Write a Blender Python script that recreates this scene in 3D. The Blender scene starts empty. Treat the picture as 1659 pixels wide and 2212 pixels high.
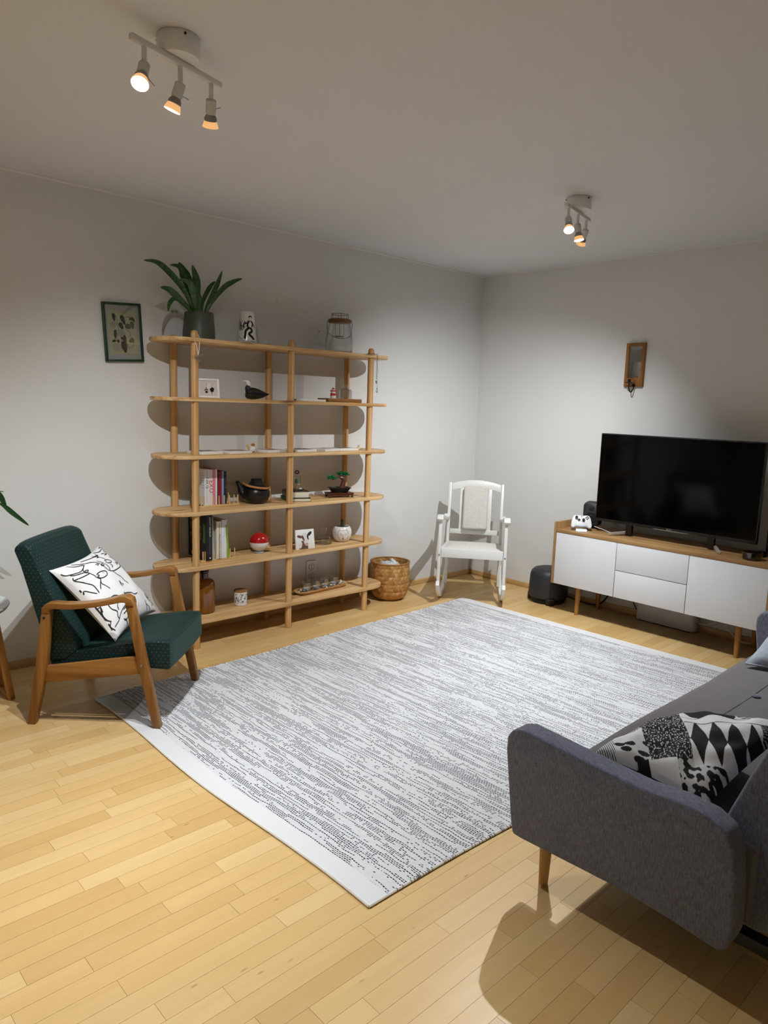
import bpy, bmesh, math, random
from mathutils import Vector, Matrix, noise as mnoise

random.seed(7)
SC = bpy.context.scene
COL = SC.collection
rad = math.radians

# ---------------------------------------------------------------- camera, world, exposure
CAM_LOC = Vector((-4.750019, -3.922191, 1.437934))
YAW, PITCH, ROLL, FPX = 0.756491, -0.149631, 0.032723, 1543.04
IW, IH = 1659, 2212
_f = Vector((math.sin(YAW)*math.cos(PITCH), math.cos(YAW)*math.cos(PITCH), math.sin(PITCH)))
_r = _f.cross(Vector((0, 0, 1))).normalized()
_u = _r.cross(_f)
CR = _r*math.cos(ROLL) + _u*math.sin(ROLL)
CU = -_r*math.sin(ROLL) + _u*math.cos(ROLL)
CF = _f
cam_data = bpy.data.cameras.new('camera')
cam_data.sensor_fit = 'HORIZONTAL'
cam_data.sensor_width = 36.0
cam_data.lens = FPX*36.0/IW
cam_data.clip_start = 0.05
cam = bpy.data.objects.new('camera', cam_data)
COL.objects.link(cam)
cam.matrix_world = Matrix(((CR.x, CU.x, -CF.x, CAM_LOC.x), (CR.y, CU.y, -CF.y, CAM_LOC.y),
                           (CR.z, CU.z, -CF.z, CAM_LOC.z), (0, 0, 0, 1)))
SC.camera = cam

world = bpy.data.worlds.new('world')
SC.world = world
world.use_nodes = True
world.node_tree.nodes['Background'].inputs['Color'].default_value = (0.8, 0.85, 1.0, 1)
world.node_tree.nodes['Background'].inputs['Strength'].default_value = 0.02

SC.view_settings.view_transform = 'Standard'
SC.view_settings.look = 'None'
SC.view_settings.gamma = 1.0
SC.view_settings.use_curve_mapping = False
SC.view_settings.exposure = 0.14
LAMP_W = 86.0            # watts of one spotlight bulb
LAMP_COL = (0.935, 0.975, 1.0)
SC.cycles.max_bounces = 5
SC.cycles.diffuse_bounces = 3
SC.cycles.glossy_bounces = 3
SC.cycles.transparent_max_bounces = 16
SC.cycles.use_adaptive_sampling = True
SC.cycles.adaptive_threshold = 0.08
SC.cycles.adaptive_min_samples = 12
SC.cycles.sample_clamp_indirect = 4.0
SC.cycles.caustics_reflective = False
SC.cycles.caustics_refractive = False


def at(px, py, axis, val):
    """the point of the plane axis=val seen at photo pixel (px, py)"""
    d = CR*((px - IW/2)/FPX) + CU*(-(py - IH/2)/FPX) + CF
    a = 'xyz'.index(axis)
    return CAM_LOC + d*((val - CAM_LOC[a])/d[a])


# ---------------------------------------------------------------- materials
def lin(c):
    return tuple(((x/255)/12.92 if x/255 <= .04045 else ((x/255+.055)/1.055)**2.4) for x in c) + (1,)


class NT:
    def __init__(self, name):
        self.m = bpy.data.materials.new(name)
        self.m.use_nodes = True
        self.t = self.m.node_tree
        self.b = self.t.nodes['Principled BSDF']

    def n(self, kind, **kw):
        nd = self.t.nodes.new(kind)
        for k, v in kw.items():
            setattr(nd, k, v)
        return nd

    def l(self, a, b):
        self.t.links.new(a, b)

    def math(self, op, a, b=None, c=None):
        nd = self.n('ShaderNodeMath', operation=op)
        for i, x in enumerate((a, b, c)):
            if x is None:
                continue
            if isinstance(x, (int, float)):
                nd.inputs[i].default_value = x
            else:
                self.l(x, nd.inputs[i])
        return nd.outputs[0]

    def mix(self, fac, a, b):
        nd = self.n('ShaderNodeMix', data_type='RGBA')
        for sock, x in ((nd.inputs[0], fac), (nd.inputs[6], a), (nd.inputs[7], b)):
            if isinstance(x, (int, float)):
                sock.default_value = x
            elif isinstance(x, tuple):
                sock.default_value = x
            else:
                self.l(x, sock)
        return nd.outputs[2]

    def ramp(self, fac, stops):
        nd = self.n('ShaderNodeValToRGB')
        els = nd.color_ramp.elements
        while len(els) < len(stops):
            els.new(0.5)
        for e, (p, c) in zip(els, stops):
            e.position = p
            e.color = c
        self.l(fac, nd.inputs[0])
        return nd.outputs[0]

    def noise(self, vec, scale, detail=2.0, rough=.5, dist=0.0):
        nd = self.n('ShaderNodeTexNoise')
        nd.inputs['Scale'].default_value = scale
        nd.inputs['Detail'].default_value = detail
        nd.inputs['Roughness'].default_value = rough
        nd.inputs['Distortion'].default_value = dist
        if vec is not None:
            self.l(vec, nd.inputs['Vector'])
        return nd.outputs['Fac']

    def bump(self, h, strength=.2, dist=.002):
        nd = self.n('ShaderNodeBump')
        nd.inputs['Strength'].default_value = strength
        nd.inputs['Distance'].default_value = dist
        self.l(h, nd.inputs['Height'])
        self.l(nd.outputs[0], self.b.inputs['Normal'])

    def coord(self, out='Object', scale=(1, 1, 1), jitter=True):
        tc = self.n('ShaderNodeTexCoord')
        v = tc.outputs[out]
        if jitter:
            oi = self.n('ShaderNodeObjectInfo')
            k = self.math('MULTIPLY', oi.outputs['Random'], 13.7)
            add = self.n('ShaderNodeVectorMath', operation='ADD')
            self.l(v, add.inputs[0])
            self.l(k, add.inputs[1])
            v = add.outputs[0]
        mp = self.n('ShaderNodeMapping')
        mp.inputs['Scale'].default_value = scale
        self.l(v, mp.inputs['Vector'])
        return mp.outputs[0]


MATS = {}


def plain(name, c, rough=.5, metal=0.0, spec=.5, bump=0.0, bscale=60, emit=None, estr=0, coat=0, sheen=0, var=0.0):
    if name in MATS:
        return MATS[name]
    t = NT(name)
    t.b.inputs['Base Color'].default_value = lin(c)
    t.b.inputs['Roughness'].default_value = rough
    t.b.inputs['Metallic'].default_value = metal
    t.b.inputs['Specular IOR Level'].default_value = spec
    t.b.inputs['Coat Weight'].default_value = coat
    t.b.inputs['Sheen Weight'].default_value = sheen
    v = t.coord()
    nz = t.noise(v, bscale, 3)
    if bump:
        t.bump(nz, bump, .002)
    if var:
        dk = tuple(x*(1-var) for x in lin(c)[:3]) + (1,)
        t.l(t.ramp(t.noise(v, bscale*.3, 3), [(.3, dk), (.7, lin(c))]), t.b.inputs['Base Color'])
    if emit:
        t.b.inputs['Emission Color'].default_value = lin(emit)
        t.b.inputs['Emission Strength'].default_value = estr
    MATS[name] = t.m
    return t.m


def wood(name, light, dark, axis='X', rough=.45, freq=30, knots=False, spec=.35, contrast=(.35, .65)):
    if name in MATS:
        return MATS[name]
    t = NT(name)
    s = {'X': (1.1, freq, freq), 'Y': (freq, 1.1, freq), 'Z': (freq, freq, 1.1)}[axis]
    v = t.coord(scale=s)
    n1 = t.noise(v, 1.0, 3, .55, .35)
    n2 = t.noise(v, 4.0, 2, .6, .1)
    h = t.math('ADD', t.math('MULTIPLY', n1, .75), t.math('MULTIPLY', n2, .25))
    col = t.ramp(h, [(contrast[0], lin(dark)), (contrast[1], lin(light))])
    if knots:
        ks = {'X': (2.6, 9, 9), 'Y': (9, 2.6, 9), 'Z': (9, 9, 2.6)}[axis]
        kv = t.coord(scale=ks)
        vo = t.n('ShaderNodeTexVoronoi')
        vo.inputs['Scale'].default_value = 1.0
        t.l(kv, vo.inputs['Vector'])
        k = t.ramp(vo.outputs['Distance'], [(.09, (1, 1, 1, 1)), (.20, (0, 0, 0, 1))])
        col = t.mix(t.math('MULTIPLY', k, .8), col, lin((112, 66, 30)))
    t.l(col, t.b.inputs['Base Color'])
    t.b.inputs['Roughness'].default_value = rough
    t.b.inputs['Specular IOR Level'].default_value = spec
    t.bump(h, .08, .001)
    MATS[name] = t.m
    return t.m


def glass(name, tint=(255, 255, 255), ior=1.45, rough=0.0, gain=1.0, edge=.32):
    if name in MATS:
        return MATS[name]
    t = NT(name)
    tr = t.n('ShaderNodeBsdfTransparent')
    gl = t.n('ShaderNodeBsdfGlossy')
    gl.inputs['Roughness'].default_value = rough
    lw = t.n('ShaderNodeLayerWeight')
    lw.inputs['Blend'].default_value = .5
    fac = t.math('ADD', .075*gain, t.math('MULTIPLY', t.math('POWER', lw.outputs['Facing'], 4.0), .6*gain))
    dk = tuple(x*.30 for x in lin(tint)[:3]) + (1,)
    t.l(t.mix(t.math('MULTIPLY', t.math('POWER', lw.outputs['Facing'], 2.5), edge), lin(tint), dk), tr.inputs[0])
    mx = t.n('ShaderNodeMixShader')
    t.l(t.math('MINIMUM', fac, .9), mx.inputs[0])
    t.l(tr.outputs[0], mx.inputs[1])
    t.l(gl.outputs[0], mx.inputs[2])
    t.l(mx.outputs[0], t.t.nodes['Material Output'].inputs['Surface'])
    MATS[name] = t.m
    return t.m


def fabric(name, c1, c2, thread=.0016, rough=.9, sheen=.2, bump=.35):
    """woven cloth on box-projected UVs in metres, slubby vertical threads"""
    t = NT(name)
    v = t.coord('UV', (1/thread, .12/thread, 1), jitter=False)
    n1 = t.noise(v, 1.0, 2)
    v2 = t.coord('UV', (.15/thread, 1/thread, 1), jitter=False)
    n2 = t.noise(v2, 1.0, 2)
    v3 = t.coord('UV', (14, 14, 1), jitter=False)
    n3 = t.noise(v3, 1.0, 3)
    h = t.math('ADD', t.math('MULTIPLY', n1, .6), t.math('MULTIPLY', n2, .4))
    h2 = t.math('ADD', h, t.math('MULTIPLY', t.math('SUBTRACT', n3, .5), .12))
    t.l(t.ramp(h2, [(.36, lin(c2)), (.64, lin(c1))]), t.b.inputs['Base Color'])
    t.b.inputs['Roughness'].default_value = rough
    t.b.inputs['Sheen Weight'].default_value = sheen
    t.b.inputs['Specular IOR Level'].default_value = .15
    t.bump(h, bump, .001)
    MATS[name] = t.m
    return t.m


# ---------------------------------------------------------------- mesh helpers
class MB:
    def __init__(self):
        self.v, self.f, self.mi = [], [], []

    def add(self, vs, fs, mi=0):
        k = len(self.v)
        self.v += [Vector(p) for p in vs]
        self.f += [tuple(i + k for i in f) for f in fs]
        self.mi += [mi]*len(fs)
        return self

    def box(self, lo, hi, M=None, mi=0):
        (a, b, c), (d, e, f) = lo, hi
        vs = [Vector(p) for p in ((a, b, c), (d, b, c), (d, e, c), (a, e, c), (a, b, f), (d, b, f), (d, e, f), (a, e, f))]
        if M is not None:
            vs = [M @ p for p in vs]
        return self.add(vs, [(0, 3, 2, 1), (4, 5, 6, 7), (0, 1, 5, 4), (1, 2, 6, 5), (2, 3, 7, 6), (3, 0, 4, 7)], mi)

    def cyl(self, p0, p1, r0, r1=None, n=16, cap=True, mi=0):
        r1 = r0 if r1 is None else r1
        p0, p1 = Vector(p0), Vector(p1)
        a = (p1 - p0).normalized()
        s = a.orthogonal().normalized()
        t = a.cross(s)
        vs = []
        for p, r in ((p0, r0), (p1, r1)):
            for i in range(n):
                q = 2*math.pi*i/n
                vs.append(p + (s*math.cos(q) + t*math.sin(q))*r)
        fs = [(i, (i+1) % n, n+(i+1) % n, n+i) for i in range(n)]
        if cap:
            fs += [tuple(reversed(range(n))), tuple(range(n, 2*n))]
        return self.add(vs, fs, mi)

    def lathe(self, prof, c=(0, 0, 0), n=24, M=None, mi=0, a0=0.0):
        """prof [(r,z)..]; a ring of radius 0 becomes a pole"""
        c = Vector(c)
        vs, rings = [], []
        for r, z in prof:
            if r < 1e-6:
                rings.append([len(vs)])
                vs.append(Vector((0, 0, z)))
            else:
                rings.append(list(range(len(vs), len(vs)+n)))
                vs += [Vector((r*math.cos(a0+2*math.pi*i/n), r*math.sin(a0+2*math.pi*i/n), z)) for i in range(n)]
        fs = []
        for A, B in zip(rings, rings[1:]):
            for i in range(n):
                j = (i+1) % n
                if len(A) == 1 and len(B) == 1:
                    break
                if len(A) == 1:
                    fs.append((A[0], B[j], B[i]))
                elif len(B) == 1:
                    fs.append((A[i], A[j], B[0]))
                else:
                    fs.append((A[i], A[j], B[j], B[i]))
        if M is not None:
            vs = [M @ p for p in vs]
        return self.add([p + c for p in vs], fs, mi)

    def tube(self, pts, r, n=6, radii=None, mi=0, cap=True):
        pts = [Vector(p) for p in pts]
        vs, N = [], len(pts)
        prev = None
        for i, p in enumerate(pts):
            d = (pts[min(i+1, N-1)] - pts[max(i-1, 0)])
            d = d.normalized() if d.length > 1e-9 else Vector((0, 0, 1))
            s = d.orthogonal().normalized() if prev is None else (prev - d*prev.dot(d))
            s = s.normalized() if s.length > 1e-6 else d.orthogonal().normalized()
            prev = s
            t = d.cross(s)
            rr = radii[i] if radii else r
            for k in range(n):
                q = 2*math.pi*k/n
                vs.append(p + (s*math.cos(q) + t*math.sin(q))*rr)
        fs = []
        for i in range(N-1):
            for k in range(n):
                a, b = i*n+k, i*n+(k+1) % n
                fs.append((a, b, b+n, a+n))
        if cap:
            fs += [tuple(reversed(range(n))), tuple(range((N-1)*n, N*n))]
        return self.add(vs, fs, mi)

    def bar(self, pts, side, ws, hs, mi=0):
        """rectangular section swept along pts; side = width direction; ws, hs full width / height per point"""
        pts = [Vector(p) for p in pts]
        side = Vector(side).normalized()
        N = len(pts)
        if isinstance(ws, (int, float)):
            ws = [ws]*N
        if isinstance(hs, (int, float)):
            hs = [hs]*N
        vs = []
        for i, p in enumerate(pts):
            d = (pts[min(i+1, N-1)] - pts[max(i-1, 0)]).normalized()
            up = side.cross(d).normalized()
            for a, b in ((-1, -1), (1, -1), (1, 1), (-1, 1)):
                vs.append(p + side*(a*ws[i]/2) + up*(b*hs[i]/2))
        fs = []
        for i in range(N-1):
            for k in range(4):
                a, b = i*4+k, i*4+(k+1) % 4
                fs.append((a, b, b+4, a+4))
        fs += [(3, 2, 1, 0), tuple(range((N-1)*4, N*4))]
        return self.add(vs, fs, mi)

    def prism(self, outline, plane, lo, hi, mi=0):
        """outline 2D; plane 'xy' 'xz' 'yz'; extruded lo..hi along the other axis"""
        n = len(outline)

        def P(a, b, c):
            return {'xy': (a, b, c), 'xz': (a, c, b), 'yz': (c, a, b)}[plane]
        vs = [P(a, b, lo) for a, b in outline] + [P(a, b, hi) for a, b in outline]
        fs = [tuple(reversed(range(n))), tuple(range(n, 2*n))]
        fs += [(i, (i+1) % n, n+(i+1) % n, n+i) for i in range(n)]
        return self.add(vs, fs, mi)

    def ball(self, c, r, n=16, m=10, M=None, mi=0):
        r = (r, r, r) if isinstance(r, (int, float)) else r
        prof = [(math.sin(math.pi*i/m), -math.cos(math.pi*i/m)) for i in range(m+1)]
        S = Matrix.Diagonal((r[0], r[1], r[2], 1))
        return self.lathe(prof, c, n, (M @ S) if M is not None else S, mi)

    def grid(self, fn, nu, nv, mi=0):
        vs = [fn(i/nu, j/nv) for j in range(nv+1) for i in range(nu+1)]
        fs = [(j*(nu+1)+i, j*(nu+1)+i+1, (j+1)*(nu+1)+i+1, (j+1)*(nu+1)+i) for j in range(nv) for i in range(nu)]
        return self.add(vs, fs, mi)


def arc(cx, cy, r, a0, a1, n=6):
    return [(cx + r*math.cos(rad(a0+(a1-a0)*i/n)), cy + r*math.sin(rad(a0+(a1-a0)*i/n))) for i in range(n+1)]


def rrect(x0, y0, x1, y1, r, n=5):
    r = (r, r, r, r) if isinstance(r, (int, float)) else r   # bl br tr tl
    return (arc(x0+r[0], y0+r[0], r[0], 180, 270, n) + arc(x1-r[1], y0+r[1], r[1], 270, 360, n) +
            arc(x1-r[2], y1-r[2], r[2], 0, 90, n) + arc(x0+r[3], y1-r[3], r[3], 90, 180, n))


def smooth_path(pts, k=6):
    """Catmull-Rom through points of any dimension"""
    P = [tuple(p) for p in pts]
    out = []
    for i in range(len(P)-1):
        p0, p1, p2, p3 = P[max(i-1, 0)], P[i], P[i+1], P[min(i+2, len(P)-1)]
        for j in range(k):
            t = j/k
            out.append(tuple(.5*(2*b + (c-a)*t + (2*a-5*b+4*c-d)*t*t + (3*b-a-3*c+d)*t**3) for a, b, c, d in zip(p0, p1, p2, p3)))
    out.append(P[-1])
    return out


ROOTM = {}


def finish(me, mb, mats, bevel, seg, smooth, uv, merge):
    me.from_pydata([tuple(p) for p in mb.v], [], mb.f)
    for p, k in zip(me.polygons, mb.mi):
        p.material_index = k
    bm = bmesh.new()
    bm.from_mesh(me)
    if merge:
        bmesh.ops.remove_doubles(bm, verts=bm.verts, dist=1e-5)
    bmesh.ops.recalc_face_normals(bm, faces=bm.faces)
    if bevel:
        es = [e for e in bm.edges if len(e.link_faces) == 2 and e.calc_face_angle(0) > rad(28)]
        bmesh.ops.bevel(bm, geom=es, offset=bevel, segments=seg, profile=.5, affect='EDGES', clamp_overlap=True)
    if uv:
        lay = bm.loops.layers.uv.new('UVMap')
        for f in bm.faces:
            n = f.normal
            k = max(range(3), key=lambda i: abs(n[i]))
            a, b = ((1, 2), (0, 2), (0, 1))[k]
            for lp in f.loops:
                lp[lay].uv = (lp.vert.co[a], lp.vert.co[b])
    bm.to_mesh(me)
    bm.free()
    for m in mats:
        me.materials.append(m)
    for p in me.polygons:
        p.use_smooth = smooth > 0
    if smooth > 0:
        me.set_sharp_from_angle(angle=rad(smooth))


def part(name, mb, mat, parent=None, bevel=0.0, seg=2, smooth=35, uv=False, W=False, merge=False, label=None):
    """link one mesh; vertices are in the thing's frame, or in world space when W"""
    mats = mat if isinstance(mat, (list, tuple)) else [mat]
    root = ROOTM.get(parent.name) if parent is not None else None
    if W and root is not None:
        inv = root.inverted()
        mb.v = [inv @ p for p in mb.v]
    me = bpy.data.meshes.new(name)
    finish(me, mb, mats, bevel, seg, smooth, uv, merge)
    o = bpy.data.objects.new(name, me)
    COL.objects.link(o)
    if parent is not None:
        o.parent = parent
        ROOTM[o.name] = root if root is not None else Matrix.Identity(4)
    if label:
        o['label'] = label
    return o


def tag(o, label, cat, group=None):
    o['label'] = label
    o['category'] = cat
    if group:
        o['group'] = group
    return o


def thing(name, label, cat, loc=(0, 0, 0), rotz=0.0, group=None):
    o = bpy.data.objects.new(name, None)
    o.empty_display_size = .05
    COL.objects.link(o)
    o.location = loc
    o.rotation_euler = (0, 0, rotz)
    ROOTM[o.name] = Matrix.Translation(Vector(loc)) @ Matrix.Rotation(rotz, 4, 'Z')
    return tag(o, label, cat, group)


def solo(name, mb, mat, label, cat, loc=(0, 0, 0), rotz=0.0, group=None, W=False, **kw):
    """a thing that is one mesh, its origin at loc"""
    M = Matrix.Translation(Vector(loc)) @ Matrix.Rotation(rotz, 4, 'Z')
    if W:
        inv = M.inverted()
        mb.v = [inv @ p for p in mb.v]
    o = part(name, mb, mat, None, **kw)
    o.location = loc
    o.rotation_euler = (0, 0, rotz)
    ROOTM[o.name] = M
    return tag(o, label, cat, group)


def struct(name, mb, mat, **kw):
    o = part(name, mb, mat, None, **kw)
    o['kind'] = 'structure'
    ROOTM[o.name] = Matrix.Identity(4)
    return o


def text_mb(s, size, M, align='CENTER', bold=0.0, xs=1.0):
    cu = bpy.data.curves.new('txt', 'FONT')
    cu.body = s
    cu.size = size
    cu.align_x = align
    cu.align_y = 'CENTER'
    cu.offset = bold
    cu.resolution_u = 2
    ob = bpy.data.objects.new('txt', cu)
    COL.objects.link(ob)
    dg = bpy.context.evaluated_depsgraph_get()
    me = bpy.data.meshes.new_from_object(ob.evaluated_get(dg))
    mb = MB()
    mb.add([M @ Vector((v.co.x*xs, v.co.y, 0)) for v in me.vertices], [tuple(p.vertices) for p in me.polygons])
    bpy.data.objects.remove(ob)
    bpy.data.curves.remove(cu)
    bpy.data.meshes.remove(me)
    return mb


def frame_M(origin, xdir, ydir):
    """matrix whose local x,y lie along xdir,ydir (world)"""
    x = Vector(xdir).normalized()
    z = x.cross(Vector(ydir)).normalized()
    y = z.cross(x)
    o = Vector(origin)
    return Matrix(((x.x, y.x, z.x, o.x), (x.y, y.y, z.y, o.y), (x.z, y.z, z.z, o.z), (0, 0, 0, 1)))


def ribbon(mb, S, path, w, mi=0):
    """ribbon of width w (in the surface's own 2D units) along path on surface S(a,b)->point"""
    n = len(path)
    if n < 2:
        return
    vs = []
    for i, (a, b) in enumerate(path):
        a0, b0 = path[max(i-1, 0)]
        a1, b1 = path[min(i+1, n-1)]
        dx, dy = a1-a0, b1-b0
        L = math.hypot(dx, dy) or 1
        ww = w*(.45 if i in (0, n-1) else 1)
        nx, ny = -dy/L*ww/2, dx/L*ww/2
        vs += [S(a+nx, b+ny), S(a-nx, b-ny)]
    mb.add(vs, [(2*i, 2*i+1, 2*i+3, 2*i+2) for i in range(n-1)], mi)

# ---------------------------------------------------------------- surface materials
def wall_mat(name, c, bscale=260, bump=.25):
    t = NT(name)
    v = t.coord(jitter=False)
    n = t.noise(v, bscale, 1, .6)
    t.b.inputs['Base Color'].default_value = lin(c)
    t.b.inputs['Roughness'].default_value = .85
    t.b.inputs['Specular IOR Level'].default_value = .25
    t.bump(n, bump, .0015)
    return t.m


M_WALL = wall_mat('white_wallpaper', (230, 229, 227))
M_CEIL = wall_mat('ceiling_paint', (228, 227, 228), 300, .45)


def plank_mat():
    t = NT('birch_parquet')
    oi = t.n('ShaderNodeObjectInfo')
    ge = t.n('ShaderNodeNewGeometry')
    r = t.math('FRACT', t.math('ADD', t.math('MULTIPLY', oi.outputs['Random'], 7.31), t.math('MULTIPLY', ge.outputs['Random Per Island'], 5.77)))
    tc = t.n('ShaderNodeTexCoord')
    cmb = t.n('ShaderNodeCombineXYZ')
    t.l(t.math('MULTIPLY', r, 31.0), cmb.inputs[0])
    t.l(t.math('MULTIPLY', r, 17.0), cmb.inputs[2])
    add = t.n('ShaderNodeVectorMath', operation='ADD')
    t.l(tc.outputs['Object'], add.inputs[0])
    t.l(cmb.outputs[0], add.inputs[1])
    mp = t.n('ShaderNodeMapping')
    mp.inputs['Scale'].default_value = (2.2, 34, 20)
    t.l(add.outputs[0], mp.inputs['Vector'])
    g = t.noise(mp.outputs[0], 1.0, 4, .55, .5)
    mp2 = t.n('ShaderNodeMapping')
    mp2.inputs['Scale'].default_value = (3.5, 12, 8)
    t.l(add.outputs[0], mp2.inputs['Vector'])
    g2 = t.noise(mp2.outputs[0], 1.0, 3, .5, .8)
    tone = t.ramp(r, [(0, lin((214, 174, 114))), (.3, lin((221, 183, 122))), (.7, lin((225, 189, 129))), (1, lin((231, 198, 142)))])
    c = t.mix(t.math('MULTIPLY', t.math('SUBTRACT', .62, g), .32), tone, lin((164, 118, 66)))
    c = t.mix(t.math('MULTIPLY', t.math('SUBTRACT', g2, .5), .6), c, lin((232, 203, 152)))
    # small dark flecks
    vo = t.n('ShaderNodeTexVoronoi')
    vo.inputs['Scale'].default_value = 1.0
    mp3 = t.n('ShaderNodeMapping')
    mp3.inputs['Scale'].default_value = (5, 16, 10)
    t.l(add.outputs[0], mp3.inputs['Vector'])
    t.l(mp3.outputs[0], vo.inputs['Vector'])
    k = t.ramp(vo.outputs['Distance'], [(.025, (1, 1, 1, 1)), (.07, (0, 0, 0, 1))])
    c = t.mix(t.math('MULTIPLY', k, .45), c, lin((120, 78, 42)))
    t.l(c, t.b.inputs['Base Color'])
    t.b.inputs['Roughness'].default_value = .36
    t.b.inputs['Specular IOR Level'].default_value = .4
    t.bump(g, .05, .001)
    return t.m


M_PLANK = plank_mat()
M_GAP = plain('parquet_joint', (96, 66, 38), .8)
M_BASEB = wood('baseboard_birch', (226, 190, 140), (200, 158, 104), 'X', .5, 24)
M_BASEB_Y = wood('baseboard_birch_y', (226, 190, 140), (200, 158, 104), 'Y', .5, 24)
M_TRIM = plain('white_trim', (246, 244, 240), .5)

# ---------------------------------------------------------------- the room
XE, YE, CH = -6.2, -5.6, 2.5
floor = struct('floor', MB().box((XE, YE, -.06), (.1, .1, -.004)), M_GAP)
struct('ceiling', MB().box((XE-.1, YE-.1, CH), (.1, .1, CH+.1)), M_CEIL)
wall_l = struct('wall_left', MB().box((XE-.1, 0, -.06), (.1, .1, CH)), M_WALL)
wall_r = struct('wall_right', MB().box((0, YE-.1, -.06), (.1, 0, CH)), M_WALL)
struct('wall_back', MB().box((XE-.1, YE-.1, -.06), (XE, 0, CH)), M_WALL)
struct('wall_front', MB().box((XE, YE-.1, -.06), (0, YE, CH)), M_WALL)

bl = MB()
for a, b in ((XE, -3.1), (-3.098, -.705), (-.703, -.001)):
    bl.box((a, -.012, 0), (b, 0, .042))
struct('baseboard_left', bl, M_BASEB, bevel=.002)
br = MB()
for a, b in ((-.001, -.42), (-.422, -2.3), (-2.302, YE)):
    br.box((-.012, b, 0), (0, a, .042))
struct('baseboard_right', br, M_BASEB_Y, bevel=.002)
struct('trim_1', MB().box((XE, -.012, CH-.010), (-.008, 0, CH)), M_TRIM, bevel=.001)
struct('trim_2', MB().box((-.005, YE, CH-.006), (0, 0, CH)), M_TRIM, bevel=.001)

# parquet strips, laid along the left wall
RUG = [Vector((-3.52, -.655, 0)), Vector((-.685, -.52, 0)), Vector((-.625, -2.65, 0)), Vector((-3.48, -2.56, 0))]


def in_rug(x, y, m=.04):
    for i in range(4):
        a, b = RUG[i], RUG[(i+1) % 4]
        e = (b-a).normalized()
        if e.x*(y-a.y) - e.y*(x-a.x) > -m:
            return False
    return True


def pix(p):
    d = Vector(p) - CAM_LOC
    z = d.dot(CF)
    return (IW/2 + FPX*d.dot(CR)/z, IH/2 - FPX*d.dot(CU)/z, z) if z > .05 else None


strips = []
SW = .063
rs = random.Random(11)
y = -.012
while y > YE:
    x = XE + rs.uniform(0, .5) - .5
    while x < -.012:
        L = rs.choice((.30, .38, .44, .50, .58, .66, .74))
        a, b = max(x, XE), min(x+L, -.012)
        if b - a > .02:
            strips.append((a, b, max(y-SW, YE), y))
        x += L
    y -= SW
ranked = []
for s in strips:
    a, b, c, d = s
    pts = [pix((X, Y, 0)) for X, Y in ((a, c), (b, c), (b, d), (a, d))]
    area = 0
    if all(pts) and any(-10 < p[0] < IW+10 and -10 < p[1] < IH+10 for p in pts) and not (in_rug(a, c) and in_rug(b, d) and in_rug(a, d) and in_rug(b, c)):
        area = abs(sum(pts[i][0]*pts[(i+1) % 4][1] - pts[(i+1) % 4][0]*pts[i][1] for i in range(4)))/2
    ranked.append((area, s))
ranked.sort(key=lambda q: -q[0])
G = .0004
rest = MB()
cache = {}
for i, (area, (a, b, c, d)) in enumerate(ranked):
    if i < 300 and area > 0:
        key = (round(b-a, 4), round(d-c, 4))
        lo, hi = Vector((G-(b-a)/2, G-(d-c)/2, -.004)), Vector(((b-a)/2-G, (d-c)/2-G, 0))
        if key not in cache:
            o = part('plank', MB().box(lo, hi), M_PLANK, floor, smooth=0)
            cache[key] = o.data
        else:
            o = bpy.data.objects.new('plank', cache[key])
            COL.objects.link(o)
            o.parent = floor
        o.location = ((a+b)/2, (c+d)/2, 0)
    else:
        rest.box((a+G, c+G, -.004), (b-G, d-G, 0))
o = part('parquet_strips', rest, M_PLANK, floor, smooth=0)
o['kind'] = 'stuff'

# double wall socket and small hooks
t = thing('wall_socket', 'white double wall socket behind the candle tray on the lowest shelf', 'socket', (-1.742, 0, .26))
t_mb = MB().box((-.042, -.011, -.075), (.042, 0, .075))
part('cover_plate', t_mb, plain('socket_white', (232, 230, 226), .4), t, bevel=.004)
for zc in (.032, -.036):
    M = Matrix.Translation((0, -.0115, zc)) @ Matrix.Rotation(rad(90), 4, 'X')
    ring = MB().lathe([(.0, -.002), (.019, -.002), (.021, .0015), (.024, .0015), (.025, -.001)], n=20, M=M)
    s = part('socket_well', ring, plain('socket_grey', (176, 174, 170), .45), t)
    holes = MB()
    for dz in (-.009, .009):
        holes.cyl((0, -.0105, zc+dz), (0, -.0125, zc+dz), .0035, n=8)
    part('contact_hole', holes, plain('hole_black', (16, 16, 16), .6), s)
for i, (px, py, lab) in enumerate(((371, 672, 'tiny steel hook in the wall by the plant pot, the one nearer the green frame'),
                                   (380, 672, 'tiny steel hook in the wall, the one nearer the plant pot'),
                                   (688, 715, 'small dark picture hook in the wall left of the glass lantern'))):
    p = at(px, py, 'y', 0)
    h = MB().cyl((0, .002, 0), (0, -.004, 0), .004, n=10)
    h.tube([(0, -.003, 0), (0, -.012, 0), (0, -.014, -.005), (0, -.012, -.010), (0, -.008, -.011)], .0013, 6)
    solo('wall_hook', h, plain('steel', (150, 148, 145), .3, 1.0), lab, 'hook', p, group='hooks in the left wall')

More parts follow.
